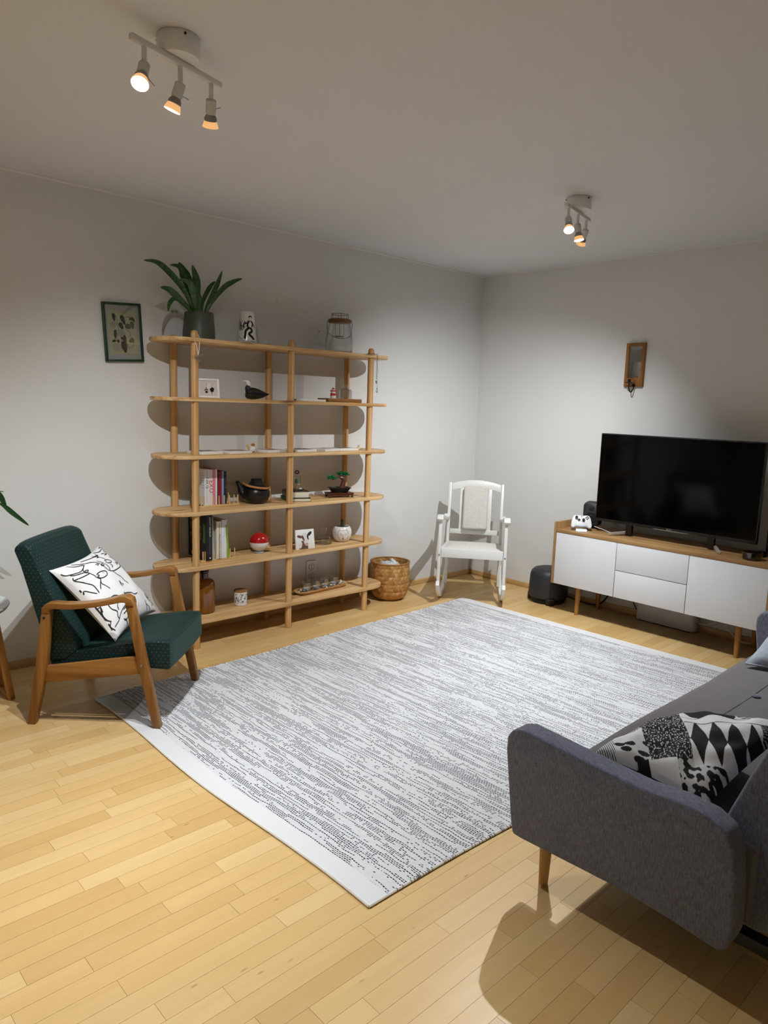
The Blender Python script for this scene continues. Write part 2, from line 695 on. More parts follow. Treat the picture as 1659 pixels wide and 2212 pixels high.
# ---------------------------------------------------------------- rug
def rug_mat():
    t = NT('woven_cotton_rug')
    tc = t.n('ShaderNodeTexCoord')
    sp = t.n('ShaderNodeSeparateXYZ')
    t.l(tc.outputs['UV'], sp.inputs[0])           # UV in metres along / across the rug
    x, y = sp.outputs[0], sp.outputs[1]
    cvw = t.n('ShaderNodeCombineXYZ')
    t.l(t.math('MULTIPLY', x, 9.0), cvw.inputs[0])
    t.l(t.math('MULTIPLY', y, 9.0), cvw.inputs[1])
    wob_ = t.math('MULTIPLY', t.math('SUBTRACT', t.noise(cvw.outputs[0], 1.0, 2), .5), .022)
    rx = t.math('DIVIDE', t.math('ADD', x, wob_), .0076)
    row = t.math('FLOOR', rx)
    fx = t.math('FRACT', rx)
    par = t.math('MODULO', row, 2.0)
    wr_ = t.n('ShaderNodeTexWhiteNoise', noise_dimensions='1D')
    t.l(row, wr_.inputs['W'])
    ry = t.math('ADD', t.math('DIVIDE', y, .0118), wr_.outputs['Value'])
    cell = t.math('FLOOR', ry)
    fy = t.math('FRACT', ry)
    cv = t.n('ShaderNodeCombineXYZ')
    t.l(t.math('MULTIPLY', row, 3.173), cv.inputs[0])
    t.l(t.math('MULTIPLY', y, 2.7), cv.inputs[1])
    streak = t.noise(cv.outputs[0], 1.0, 2, .6)
    cv2 = t.n('ShaderNodeCombineXYZ')
    t.l(t.math('MULTIPLY', x, 11.0), cv2.inputs[0])
    t.l(t.math('MULTIPLY', y, 2.2), cv2.inputs[1])
    patch = t.noise(cv2.outputs[0], 1.0, 3, .6)
    wn = t.n('ShaderNodeTexWhiteNoise', noise_dimensions='2D')
    cv3 = t.n('ShaderNodeCombineXYZ')
    t.l(row, cv3.inputs[0])
    t.l(cell, cv3.inputs[1])
    t.l(cv3.outputs[0], wn.inputs['Vector'])
    jit = t.math('MULTIPLY', t.math('SUBTRACT', wn.outputs['Value'], .5), .09)
    val = t.math('ADD', t.math('ADD', streak, t.math('MULTIPLY', t.math('SUBTRACT', patch, .5), .20)), jit)
    on = t.math('GREATER_THAN', val, .496)
    strong = t.math('GREATER_THAN', val, .56)
    dash = t.math('MULTIPLY', t.math('GREATER_THAN', fy, .27), t.math('MULTIPLY', t.math('GREATER_THAN', fx, .24), t.math('LESS_THAN', fx, .78)))
    band = t.math('MULTIPLY', t.math('GREATER_THAN', x, .075), t.math('LESS_THAN', x, 2.765))
    k = t.math('MULTIPLY', t.math('MULTIPLY', on, dash), band)
    k = t.math('MULTIPLY', k, t.math('ADD', t.math('ADD', .74, t.math('MULTIPLY', strong, .12)), t.math('MULTIPLY', wn.outputs['Value'], .22)))
    base = t.mix(t.math('MULTIPLY', patch, t.math('MULTIPLY', band, .35)), lin((230, 230, 232)), lin((206, 208, 214)))
    wn2 = t.n('ShaderNodeTexWhiteNoise', noise_dimensions='3D')
    t.l(cv3.outputs[0], wn2.inputs['Vector'])
    base = t.mix(t.math('MULTIPLY', wn2.outputs['Value'], t.math('MULTIPLY', band, .18)), base, lin((176, 180, 192)))
    t.l(t.mix(k, base, lin((16, 18, 30))), t.b.inputs['Base Color'])
    t.b.inputs['Roughness'].default_value = .95
    t.b.inputs['Specular IOR Level'].default_value = .1
    t.b.inputs['Sheen Weight'].default_value = .15
    hx = t.math('ABSOLUTE', t.math('SUBTRACT', fx, .5))
    hy = t.math('ABSOLUTE', t.math('SUBTRACT', fy, .5))
    h = t.math('SUBTRACT', 1.0, t.math('ADD', t.math('MULTIPLY', hx, hx), t.math('MULTIPLY', hy, hy)))
    t.bump(h, .7, .003)
    return t.m


M_RUG = rug_mat()
M_COTTON = plain('rug_cotton', (236, 233, 229), .95, bump=.4, bscale=300, spec=.1)
RL, RWD = 2.84, 2.02
RT = .0075


def rug_pt(s, q, z=0.0):
    """s 0..1 along the rug (left to right), q 0..1 from far edge to near edge"""
    p = RUG[0]*(1-s)*(1-q) + RUG[1]*s*(1-q) + RUG[2]*s*q + RUG[3]*(1-s)*q
    wob = .012*math.sin(q*9.1+.6)*max(0, 1-s*6) + .005*math.sin(s*14)*(1 if q > .5 else -.4)*min(1, abs(q-.5)*2)
    p = Vector((p.x + .012*math.sin(q*8.3+.5)*max(0, 1-s*7), p.y + .006*math.sin(s*13)*abs(q-.5)*2, 0))
    lift = .0012*(mnoise.noise(Vector((p.x*5, p.y*5, .3)))+.6)
    p.z = z + max(0, lift)
    return p


rg = thing('rug', 'large white woven rug with broken dark blue and grey dashed streaks', 'rug', (-2.1, -1.6, 0))
NU, NV = 96, 70
top = MB()
top.grid(lambda a, b: rug_pt(a, b, RT), NU, NV)
side = []
nb = len(top.v)
rim = [j*(NU+1) for j in range(NV+1)]
loop = [i for i in range(NU+1)] + [j*(NU+1)+NU for j in range(1, NV+1)] + [NV*(NU+1)+i for i in range(NU-1, -1, -1)] + [j*(NU+1) for j in range(NV-1, 0, -1)]
low = [Vector((top.v[i].x, top.v[i].y, .0006)) for i in loop]
top.add(low, [])
for k in range(len(loop)):
    k2 = (k+1) % len(loop)
    top.f.append((loop[k], loop[k2], nb+k2, nb+k))
    top.mi.append(0)
uvs = {}
pile = part('woven_field', top, M_RUG, rg, W=True)
lay = pile.data.uv_layers.new(name='UVMap')
for lp in pile.data.loops:
    vi = lp.vertex_index
    if vi >= (NU+1)*(NV+1):
        vi = loop[vi-(NU+1)*(NV+1)]
    lay.data[lp.index].uv = ((vi % (NU+1))/NU*RL, (vi//(NU+1))/NV*RWD)
for s, nm in ((0.0, 0), (1.0, 1)):
    hem = MB().tube([rug_pt(s, q/60, .0046) for q in range(61)], .0046, 6)
    part('hem_cord', hem, M_COTTON, rg, W=True)
M_STITCH = plain('navy_yarn', (30, 32, 46), .9)
for q, nm in ((0.0, 0), (1.0, 1)):
    cord = MB().tube([rug_pt(s/90, q, .0044) for s in range(91)], .0044, 6)
    cd = part('selvedge_cord', cord, M_COTTON, rg, W=True)
    st = MB()
    r2 = random.Random(3+nm)
    for i in range(150):
        s = .03 + .94*r2.random()
        p = rug_pt(s, q, .0046)
        sg = 1 if q == 0 else -1
        wv = [Vector((p.x + .003*math.sin(a*.9), p.y + sg*.0052*math.cos(rad(a*45)), .0046 + .0052*math.sin(rad(a*45)))) for a in range(0, 5)]
        st.tube(wv, .0009, 4)
    part('selvedge_stitches', st, M_STITCH, cd, W=True)['kind'] = 'stuff'

# ---------------------------------------------------------------- ceiling spotlights
M_LAMPW = plain('lamp_white_paint', (232, 232, 230), .45)
M_LAMPG = plain('lamp_grey_socket', (214, 214, 212), .5)
M_BULBF = plain('bulb_face', (255, 255, 255), .4, emit=(255, 250, 240), estr=18)
M_BULBB = plain('bulb_frosted_body', (250, 190, 120), .5, emit=(255, 196, 130), estr=.62)
M_NECK = plain('bulb_neck', (150, 152, 154), .4)
M_SCREW = plain('dark_screw', (40, 40, 40), .4, .6)


def spot_lamp(label, centre, bar_ang, dirs, powers, cones):
    cx, cy = centre
    t = thing('ceiling_spotlight', label, 'ceiling lamp', (cx, cy, CH), bar_ang, 'white three-spot ceiling lamps')
    part('canopy', MB().lathe([(0, 0), (.062, 0), (.064, -.004), (.064, -.054), (.060, -.060), (0, -.060)], n=40), M_LAMPW, t)
    for a in (-100, 20, 140):
        q = rad(a) - bar_ang
        part('screw', MB().cyl((.063*math.cos(q), .063*math.sin(q), -.012), (.066*math.cos(q), .066*math.sin(q), -.012), .004, n=8), M_SCREW, t)
    part('bar', MB().box((-.178, -.009, -.078), (.178, .009, -.060)), M_LAMPW, t, bevel=.004)
    Ri = Matrix.Rotation(-bar_ang, 3, 'Z')
    for k, (xx, d, w, cone) in enumerate(zip((-.13, .006, .135), dirs, powers, cones)):
        d = (Ri @ Vector(d)).normalized()
        piv = Vector((xx, 0, -.128))
        part('stem', MB().cyl((xx, 0, -.076), piv + Vector((0, 0, .002)), .0075, n=14), M_LAMPW, t)
        Q = Vector((0, 0, -1)).rotation_difference(d).to_matrix().to_4x4()
        M = Matrix.Translation(piv) @ Q
        so = part('socket', MB().lathe([(0, .004), (.014, .004), (.0165, .001), (.0165, -.036), (.014, -.039), (0, -.039)], n=20, M=M), M_LAMPG, t)
        part('clip_wire', MB().tube([M @ Vector(p) for p in ((.016, 0, -.026), (.03, .004, -.024), (.05, .006, -.022))], .0009, 5), M_SCREW, so)
        b = part('bulb', MB().lathe([(.0125, -.038), (.0155, -.043), (.0195, -.049), (.0200, -.055), (.0195, -.058)], n=24, M=M), M_NECK, t)
        part('reflector_rim', MB().lathe([(.0195, -.058), (.0245, -.072), (.0255, -.076), (.0240, -.0775)], n=24, M=M), M_BULBB, b)
        part('bulb_face', MB().lathe([(.0240, -.0772), (.012, -.0775), (0, -.0775)], n=24, M=M), M_BULBF, b)
        ld = bpy.data.lights.new('spot', 'SPOT')
        ld.energy = w
        ld.color = LAMP_COL
        ld.spot_size = rad(cone)
        ld.spot_blend = 1.0
        ld.shadow_soft_size = .010
        lo = bpy.data.objects.new('spot_beam', ld)
        COL.objects.link(lo)
        lo.parent = t
        lo.location = M @ Vector((0, 0, -.0815))
        lo.rotation_euler = Vector((0, 0, -1)).rotation_difference(d).to_euler()


AWAY = Vector((.43, .90, 0))
spot_lamp('white three-spot ceiling lamp nearest the camera, above the green armchair', (-3.64, -1.785), rad(16),
          [Vector((-.62, -.66, -.36))*.72 + Vector((0, 0, -.78)), Vector((0, 0, -1)) + Vector((-.73, .68, 0))*.36 + AWAY*.1, Vector((0, 0, -1)) + AWAY*.58],
          [LAMP_W*1.55, LAMP_W*.8, LAMP_W*1.0], [104, 104, 108])
spot_lamp('white three-spot ceiling lamp farther away, towards the television wall', (-1.455, -1.79), rad(13),
          [Vector((-.62, -.58, -.25))*.75 + Vector((0, 0, -.75)), Vector((0, 0, -1)) + Vector((.5, -.45, 0))*.2 - AWAY*.08, Vector((0, 0, -1)) + Vector((.34, .60, 0))],
          [LAMP_W*1.3, LAMP_W*1.0, LAMP_W*1.5], [110, 100, 112])

# ---------------------------------------------------------------- bookshelf
M_PINE_X = wood('pine_board', (230, 193, 140), (188, 140, 86), 'X', .48, 34, True, contrast=(.36, .60))
M_PINE_Z = wood('pine_post', (224, 182, 126), (186, 132, 76), 'Z', .45, 60, False, contrast=(.36, .60))
M_CAPW = wood('beech_cap', (205, 150, 110), (178, 118, 78), 'Z', .5, 30)
SH = {1: 1.762, 2: 1.441, 3: 1.122, 4: .803, 5: .486, 6: .168}
PX = (-2.787, -2.140, -1.490)
YF, YB = -.293, -.047
sh = thing('bookshelf', 'tall open pine bookshelf with six oval shelves and round posts', 'bookshelf', (-2.135, -.17, 0))
outl = arc(-1.430, -.17, .155, -90, 90, 14) + arc(-2.820, -.17, .155, 90, 270, 14)
for k in range(1, 7):
    bd = MB().prism(outl, 'xy', SH[k]-.021, SH[k])
    part('shelf', bd, M_PINE_X, sh, bevel=.004, W=True)
for x in PX:
    for yy in (YF, YB):
        prof = [(0, 0), (.019, 0), (.0205, .002), (.0205, 1.782), (.0195, 1.790), (.016, 1.798), (.009, 1.803), (0, 1.804)]
        if yy == YB:
            prof = [(0, 0), (.019, 0), (.0205, .002), (.0205, 1.778), (.0195, 1.785), (.014, 1.790), (0, 1.792)]
        part('post', MB().lathe(prof, (x, yy, 0), 20), M_PINE_Z, sh, W=True)

# ---------------------------------------------------------------- armchair
def dots_mat(name, base, base2, dot):
    t = NT(name)
    tc = t.n('ShaderNodeTexCoord')
    sp = t.n('ShaderNodeSeparateXYZ')
    t.l(tc.outputs['UV'], sp.inputs[0])
    ry = t.math('DIVIDE', sp.outputs[1], .0150)
    row = t.math('FLOOR', ry)
    fy = t.math('SUBTRACT', t.math('FRACT', ry), .5)
    rx = t.math('ADD', t.math('DIVIDE', sp.outputs[0], .0200), t.math('MULTIPLY', t.math('MODULO', row, 2.0), .5))
    fx = t.math('SUBTRACT', t.math('FRACT', rx), .5)
    d = t.math('SQRT', t.math('ADD', t.math('MULTIPLY', fx, fx), t.math('MULTIPLY', fy, fy)))
    k = t.math('LESS_THAN', d, .072)
    n = t.noise(t.coord('UV', (70, 70, 1), False), 1.0, 3)
    n2 = t.noise(t.coord('UV', (900, 300, 1), False), 1.0, 1)
    c = t.mix(n, lin(base), lin(base2))
    t.l(t.mix(k, c, lin(dot)), t.b.inputs['Base Color'])
    t.b.inputs['Roughness'].default_value = .6
    t.b.inputs['Specular IOR Level'].default_value = .3
    t.b.inputs['Sheen Weight'].default_value = .18
    t.b.inputs['Sheen Tint'].default_value = lin((120, 190, 170))
    t.bump(n2, .25, .001)
    return t.m


M_GREEN = dots_mat('green_dotted_upholstery', (7, 31, 33), (12, 42, 43), (128, 152, 146))
M_TEAK = wood('stained_beech', (162, 114, 56), (124, 80, 34), 'Z', .34, 26)
M_TEAKY = wood('stained_beech_y', (166, 118, 60), (128, 84, 36), 'Y', .34, 26)
AC = thing('armchair', 'dark green dotted armchair with curved brown wooden arms', 'armchair', (-3.623, -.916, 0), rad(44.7))


def U(u, w, z):
    return Vector((w, -u, z))


for w0, zoff, nm in ((0.0, .0092, 'near'), (.55, .0092, 'far')):
    for (fl, fr_, ml, mr, zm, tl, tr, zb, zt) in ((-.290, -.256, -.246, -.196, .26, -.206, -.168, 0.0, .522), (.267, .301, .206, .248, .29, .156, .192, zoff, .570)):
        lg = MB()
        for a, b, c in ():
            pass
        th = .018
        o_ = [(fl, zb), (fr_, zb), (mr, zm), (tr, zt), (tl, zt), (ml, zm)]
        lg.prism([(-u, z) for u, z in o_], 'yz', w0-th, w0+th)
        part('leg', lg, M_TEAK, AC, bevel=.004)
    arm = [(-.188, .508), (-.188, .524), (-.178, .537), (-.150, .543), (-.110, .542), (-.07, .543), (-.01, .550), (.05, .560), (.105, .574), (.140, .584), (.160, .585), (.174, .578), (.176, .566), (.176, .556)]
    hs = [.034, .034, .030, .026, .024, .023, .022, .022, .023, .026, .028, .031, .033, .034]
    ws = [.040, .044, .048, .052, .054, .055, .055, .056, .058, .058, .056, .052, .046, .042]
    part('armrest', MB().bar([U(u, w0, z) for u, z in arm], (1, 0, 0), ws, hs), M_TEAKY, AC, bevel=.006, seg=3, smooth=50)
    s = 1 if w0 == 0 else -1
    rl = MB().prism([(.219, .188), (.209, .266), (-.204, .329), (-.214, .250)], 'yz', w0-.010+s*.003, w0+.010+s*.003)
    part('side_rail', rl, M_TEAKY, AC, bevel=.003)
    for u, z in ((.222, .291), (-.196, .488)):
        bo = MB().lathe([(0, .004), (.004, .003), (.006, 0), (.006, -.004)], n=12, M=Matrix.Translation(U(u, w0 - s*.0175, z)) @ Matrix.Rotation(rad(-90*s), 4, 'Y'))
        part('bolt', bo, plain('steel', (150, 148, 145), .3, 1.0) if u > 0 else M_SCREW, AC)
for u, z in ((.19, .262), (-.17, .212)):
    part('cross_rail', MB().box((0.012, -u-.012, z-.018), (.538, -u+.012, z+.018)), M_TEAKY, AC, bevel=.002)


def cushion(outline, w0, w1, crown, n=10):
    """upholstered prism, slightly crowned along its width; outline list of (u,z)"""
    mb = MB()
    m = len(outline)
    cu = sum(p[0] for p in outline)/m
    cz = sum(p[1] for p in outline)/m
    vs = []
    for j in range(n+1):
        q = j/n
        k = 1 + crown*(1-(2*q-1)**2)
        vs += [U(cu+(u-cu)*k, w0+(w1-w0)*q, cz+(z-cz)*k) for u, z in outline]
    fs = [tuple(range(m)), tuple(reversed(range(n*m, (n+1)*m)))]
    for j in range(n):
        for i in range(m):
            fs.append((j*m+i, (j+1)*m+i, (j+1)*m+(i+1) % m, j*m+(i+1) % m))
    return mb.add(vs, fs)


seat_o = [(-.20, .222), (.0, .240), (.215, .262), (.322, .258), (.331, .268), (.328, .372), (.318, .386), (.25, .383), (.10, .362), (-.05, .333), (-.15, .312), (-.20, .298)]
part('seat', cushion(seat_o, .034, .516, .03), M_GREEN, AC, bevel=.010, seg=3, uv=True, smooth=60)
back_o = [(-.205, .275), (-.13, .285), (-.085, .325), (-.082, .36), (-.14, .475), (-.215, .64), (-.262, .755), (-.272, .785), (-.292, .800), (-.318, .802), (-.338, .792), (-.343, .772), (-.318, .70), (-.272, .535), (-.242, .425)]
bk = cushion(back_o, .030, .520, .02, 14)
bk2 = []
for p in bk.v:       # rounded upper corners and a slight crown of the top edge
    q = (p.x-.275)/.245
    if p.z > .7:
        p.z -= .014*abs(q)**10*(p.z-.7)/.1
    bk2.append(p)
bk.v = bk2
part('backrest', bk, M_GREEN, AC, bevel=.012, seg=3, uv=True, smooth=60)

# cushion with line drawn cows on the armchair
def pillow_S(corners, T, side=1, pinch=.06, lift=0.0, seed=0.0, wr=.004, pw=.42):
    """pillow surface through four corner points (tl, tr, br, bl); S(a,b) a,b in -1..1"""
    A, B, C, D = [Vector(c) for c in corners]
    cen = (A+B+C+D)/4
    ex = ((B+C)-(A+D))/4
    ey = ((A+B)-(C+D))/4
    tw = (A-B+C-D)/4
    nrm = ex.cross(ey).normalized()

    def S(a, b):
        ca, cb = max(-1, min(1, a)), max(-1, min(1, b))
        aa = ca*(1 - pinch*(1-cb*cb)*abs(ca))
        bb = cb*(1 - pinch*(1-ca*ca)*abs(cb))
        h = T*(max(0, (1-ca**2))*max(0, (1-cb**2)))**pw
        edge = (1-ca**2)*(1-cb**2)
        h += wr*mnoise.noise(Vector((ca*3.1+seed, cb*3.1, seed)))*min(1, edge*3)
        p = cen + ex*aa + ey*bb - tw*(aa*bb)
        return p + nrm*(side*h + side*lift)
    return S


M_PILLOW = plain('white_cotton_cover', (238, 237, 236), .85, bump=.15, bscale=120, spec=.15)
M_INK = plain('black_ink', (22, 22, 26), .8)
PC = [(-3.715, -.692, .668), (-3.389, -.412, .690), (-3.189, -.628, .374), (-3.513, -.901, .356)]
cp = thing('cushion', 'white cushion with black line drawings of cows on the green armchair', 'cushion', (-3.46, -.65, .37))
SF, SB = pillow_S(PC, .082, 1, .10, seed=1.3, wr=.007), pillow_S(PC, .045, -1, .10, seed=4.1)
pb = MB()
pb.grid(lambda a, b: SF(2*a-1, 2*b-1), 90, 90)
pb.grid(lambda a, b: SB(2*a-1, 2*b-1), 24, 24)
part('cover', pb, M_PILLOW, cp, W=True, smooth=180)
SL = pillow_S(PC, .082, 1, .10, seed=1.3, wr=.007, lift=.0030)
# photo crop (80,1180)-(350,1400) at 6.144x: strokes traced in crop pixels, mapped onto the cover by its four corners
QC = [(113, 258), (770, 60), (1556, 866), (1005, 1300)]


def crop2ab(x, y):
    a = b = 0.0
    for _ in range(25):      # invert the bilinear map of the corners
        w = ((1-a)*(1+b)/4, (1+a)*(1+b)/4, (1+a)*(1-b)/4, (1-a)*(1-b)/4)
        X = sum(k*q[0] for k, q in zip(w, QC))-x
        Y = sum(k*q[1] for k, q in zip(w, QC))-y
        dxa = (-(1+b)*QC[0][0]+(1+b)*QC[1][0]+(1-b)*QC[2][0]-(1-b)*QC[3][0])/4
        dya = (-(1+b)*QC[0][1]+(1+b)*QC[1][1]+(1-b)*QC[2][1]-(1-b)*QC[3][1])/4
        dxb = ((1-a)*QC[0][0]+(1+a)*QC[1][0]-(1+a)*QC[2][0]-(1-a)*QC[3][0])/4
        dyb = ((1-a)*QC[0][1]+(1+a)*QC[1][1]-(1+a)*QC[2][1]-(1-a)*QC[3][1])/4
        det = dxa*dyb - dxb*dya
        a -= (X*dyb - dxb*Y)/det
        b -= (dxa*Y - dya*X)/det
    return max(-.97, min(.97, a)), max(-.97, min(.97, b))


COWS = [
    [(200, 370), (280, 410), (400, 405), (435, 320)], [(250, 270), (330, 310), (430, 320)], [(300, 262), (380, 290), (440, 300)],
    [(435, 320), (425, 380), (440, 420), (500, 455), (560, 500), (590, 530), (640, 560)], [(300, 425), (360, 440), (440, 430)],
    [(350, 495), (420, 490), (500, 462)], [(330, 460), (360, 505), (470, 570), (560, 620), (610, 680), (640, 730)],
    [(440, 425), (455, 405), (485, 410), (470, 440), (440, 430)], [(450, 418), (475, 428)], [(590, 500), (600, 480), (640, 465), (690, 470), (715, 500), (710, 530), (670, 550), (630, 545), (600, 520)],
    [(600, 500), (620, 510), (610, 525)], [(655, 480), (675, 490)], [(640, 560), (650, 620), (700, 660), (760, 705)], [(640, 570), (640, 640), (650, 690)],
    [(440, 300), (520, 300), (600, 330), (640, 370), (700, 430), (750, 470)], [(750, 470), (760, 430), (720, 380), (650, 330), (590, 290)],
    [(570, 360), (585, 345), (605, 355), (590, 375)], [(650, 355), (680, 380), (640, 385), (655, 345)], [(700, 310), (740, 300), (800, 325), (790, 350), (740, 350), (705, 325)], [(720, 322), (735, 332)], [(765, 330), (780, 340)],
    [(750, 470), (820, 468), (900, 430), (940, 400), (935, 360), (900, 320), (850, 270), (800, 240)], [(860, 350), (900, 350), (880, 380)], [(780, 370), (815, 395), (805, 415)],
    [(400, 245), (500, 230), (600, 210), (660, 240), (720, 290)], [(550, 180), (590, 205), (640, 195), (620, 240)], [(610, 170), (630, 210), (640, 245)], [(700, 190), (740, 185), (790, 200), (740, 215)],
    [(735, 130), (745, 118), (755, 132)], [(600, 140), (680, 150), (730, 130)], [(730, 90), (800, 80), (860, 110), (900, 170), (930, 210)], [(760, 150), (820, 180), (900, 220)], [(915, 225), (945, 215), (960, 245), (930, 245)],
    [(850, 110), (900, 180), (980, 240), (1040, 310)], [(820, 260), (900, 280), (950, 330), (970, 400), (1050, 470), (1120, 540), (1180, 600), (1240, 630)],
    [(930, 300), (1000, 330), (1050, 400), (1130, 440), (1200, 480), (1240, 510)], [(1030, 310), (1080, 380), (1120, 440)], [(1030, 410), (1060, 420), (1070, 450), (1040, 440)], [(1060, 440), (1130, 460), (1180, 450)],
    [(800, 470), (860, 520), (920, 560), (960, 600), (1020, 640)], [(880, 610), (900, 660), (930, 680)], [(880, 610), (900, 640), (950, 660)], [(370, 650), (400, 680), (430, 660)], [(410, 730), (480, 655), (560, 700), (620, 730)],
    [(550, 850), (620, 850), (680, 870), (720, 940), (760, 1010), (820, 1060), (860, 1085)], [(590, 890), (640, 960), (690, 1040), (740, 1100)], [(620, 930), (700, 900), (740, 960)], [(560, 830), (590, 880)], [(700, 1030), (740, 1060), (730, 1090)],
    [(760, 810), (770, 880), (830, 950), (900, 990), (930, 1050), (960, 1090), (930, 1160)], [(760, 830), (820, 800), (880, 810)], [(880, 850), (890, 930), (920, 980)], [(900, 840), (960, 790), (1050, 770), (1110, 790), (1150, 770)],
    [(900, 830), (990, 820), (1060, 800)], [(950, 870), (1010, 840), (1060, 850), (1040, 900), (990, 940), (960, 1000), (960, 1080)], [(1110, 830), (1080, 880), (1020, 930), (980, 990)], [(1000, 950), (1030, 1000), (1090, 1050), (1120, 1120)],
    [(1000, 1040), (1040, 1000), (1080, 1050), (1060, 1110), (1020, 1090)], [(1090, 910), (1110, 950), (1150, 990), (1160, 1080), (1150, 1150)], [(1040, 1090), (1090, 1130), (1120, 1170)], [(860, 1080), (880, 1140), (950, 1195)],
    [(840, 1100), (860, 1170), (880, 1200)], [(940, 770), (980, 800), (1030, 800)], [(1300, 740), (1340, 780), (1370, 770), (1380, 720), (1350, 690)], [(1370, 700), (1420, 740), (1440, 800), (1450, 870)], [(1310, 830), (1330, 880), (1360, 930), (1380, 960)],
    [(1430, 740), (1480, 780), (1500, 830)], [(1300, 600), (1330, 650), (1370, 680)], [(1330, 880), (1400, 900), (1430, 930)], [(1240, 510), (1300, 580), (1350, 650)], [(1190, 900), (1220, 1000)], [(1260, 640), (1300, 700), (1350, 780), (1400, 820)],
]
ink = MB()
for st in COWS:
    ab = [crop2ab(x, y) for x, y in st]
    ribbon(ink, SL, smooth_path(ab, 7) if len(ab) > 2 else ab, .0180)
part('line_drawing', ink, M_INK, cp, W=True, smooth=180, label='black line drawing of cow heads')

# ---------------------------------------------------------------- rocking chair
RC = thing('rocking_chair', 'white painted rocking chair with cream padded back, in the corner', 'rocking chair', (-.602, -.522, 0), rad(-51.66))
M_WP = plain('white_gloss_paint', (236, 236, 232), .35, bump=.06, bscale=30)
M_CREAM = plain('cream_boucle', (228, 223, 216), .95, bump=.8, bscale=220, spec=.1, var=.12)


def V(w, u, z):
    return Vector((w, -u, z))


def rz(u):
    R = .56 if u < 0 else .37
    return R - math.sqrt(R*R-u*u)


for s in (-1, 1):
    w = s*.228
    us = [-.38+.672*i/20 for i in range(21)]
    part('rocker', MB().bar([V(w + s*.012*(u/.33), u, rz(u)+.021) for u in us], (1, 0, 0), .026, .041), M_WP, RC, bevel=.003)
    part('front_leg', MB().bar([V(s*.236, .258, rz(.258)+.03), V(s*.236, .257, .40), V(s*.234, .255, .625)], (1, 0, 0), .022, .038), M_WP, RC, bevel=.0025)
    part('back_post', MB().bar([V(s*.205, -.14, rz(-.14)+.045), V(s*.205, -.150, .2), V(s*.203, -.158, .40), V(s*.203, -.19, .55), V(s*.203, -.27, .845)], (1, 0, 0), .022, [.040, .040, .042, .038, .032]), M_WP, RC, bevel=.0025)
    ap = smooth_path([(s*.238, .292, .628), (s*.238, .265, .645), (s*.238, .20, .645), (s*.234, .10, .625), (s*.224, -.04, .595), (s*.216, -.14, .585), (s*.214, -.19, .60)], 4)
    part('armrest', MB().bar([V(*p) for p in ap], (1, 0, 0), .046, .024), M_WP, RC, bevel=.006, smooth=50)
    part('side_rail', MB().bar([V(s*.222, .238, .385), V(s*.205, -.15, .365)], (1, 0, 0), .022, .055), M_WP, RC, bevel=.003)
    part('back_stile', MB().bar([V(s*.108, -.185, .488), V(s*.108, -.258, .806)], (1, 0, 0), .030, .020), M_WP, RC, bevel=.003)
    sc = MB().lathe([(0, .003), (.005, .002), (.006, 0)], n=10, M=Matrix.Translation(V(s*.236, .2775, .372)) @ Matrix.Rotation(rad(90), 4, 'X'))
    part('screw', sc, plain('steel', (150, 148, 145), .3, 1.0), RC)
crest = MB()
no = 12
up, lo = [], []
for i in range(no+1):
    q = -1+2*i/no
    up.append((q*.19, .842+.030*(1-q*q)))
    lo.append((q*.19, .786+.030*(1-q*q)))
ol = lo + up[::-1]
Mc = Matrix.Translation(V(0, -.262, 0))
crest.prism(ol, 'xz', -.012, .012)
crest.v = [Vector((p.x, p.y + .262 + (p.z-.82)*.27, p.z)) for p in crest.v]
part('crest_rail', crest, M_WP, RC, bevel=.004)
part('lower_back_rail', MB().bar([V(-.19, -.180, .475), V(.19, -.180, .475)], (0, 1, 0), .022, .036), M_WP, RC, bevel=.003)
part('front_rail', MB().box((-.222, -.274, .355), (.222, -.254, .420)), M_WP, RC, bevel=.002)
part('back_rail', MB().box((-.192, .140, .345), (.192, .158, .395)), M_WP, RC, bevel=.003)
ped = MB().grid(lambda a, b: V((2*a-1)*(.214-.02*b), .250-.40*b, .412-.018*b + .022*(1-(2*a-1)**4)*(1-(2*b-1)**4)), 16, 14)
nb = len(ped.v)
ped.box((-.205, -.250, .372), (.205, .135, .402))
part('seat_pad', ped, M_CREAM, RC, smooth=60)
bp = MB()
Mp = Matrix.Translation(V(0, -.196, .662)) @ Matrix.Rotation(rad(-13.2), 4, 'X')
bp.box((-.094, -.035, -.168), (.094, .02, .168), Mp)
part('back_pad', bp, M_CREAM, RC, bevel=.016, seg=4, smooth=60)

# ---------------------------------------------------------------- television cabinet
M_OAKY = wood('oak_veneer', (184, 146, 98), (136, 100, 62), 'Y', .5, 18)
M_OAKZ = wood('oak_veneer_z', (184, 146, 98), (146, 108, 66), 'Z', .5, 18)
M_OAKL = wood('oak_leg', (186, 136, 74), (156, 108, 56), 'Z', .45, 28)
M_FRONT = plain('white_lacquer', (226, 227, 230), .5, bump=.03, bscale=200)
M_DARK = plain('dark_gap', (50, 46, 42), .8)
CY0, CY1 = -1.112, -2.568
CX0, CX1 = -.43, -.03
cb = thing('tv_cabinet', 'low oak television cabinet with white doors and drawers', 'cabinet', (-.23, -1.84, 0))
body = MB().box((CX0+.022, CY1+.02, .215), (CX1, CY0-.02, .582))
part('carcass', body, M_DARK, cb, W=True)
part('top_board', MB().box((CX0+.002, CY1+.019, .582), (CX1, CY0-.019, .604)), M_OAKY, cb, W=True, bevel=.0015)
for a, b in ((CY0-.019, CY0), (CY1, CY1+.019)):
    part('side_panel', MB().box((CX0, a, .210), (CX1, b, .655)), M_OAKZ, cb, W=True, bevel=.0015)
dY = [CY0-.021, -1.600, -2.084, CY1+.021]
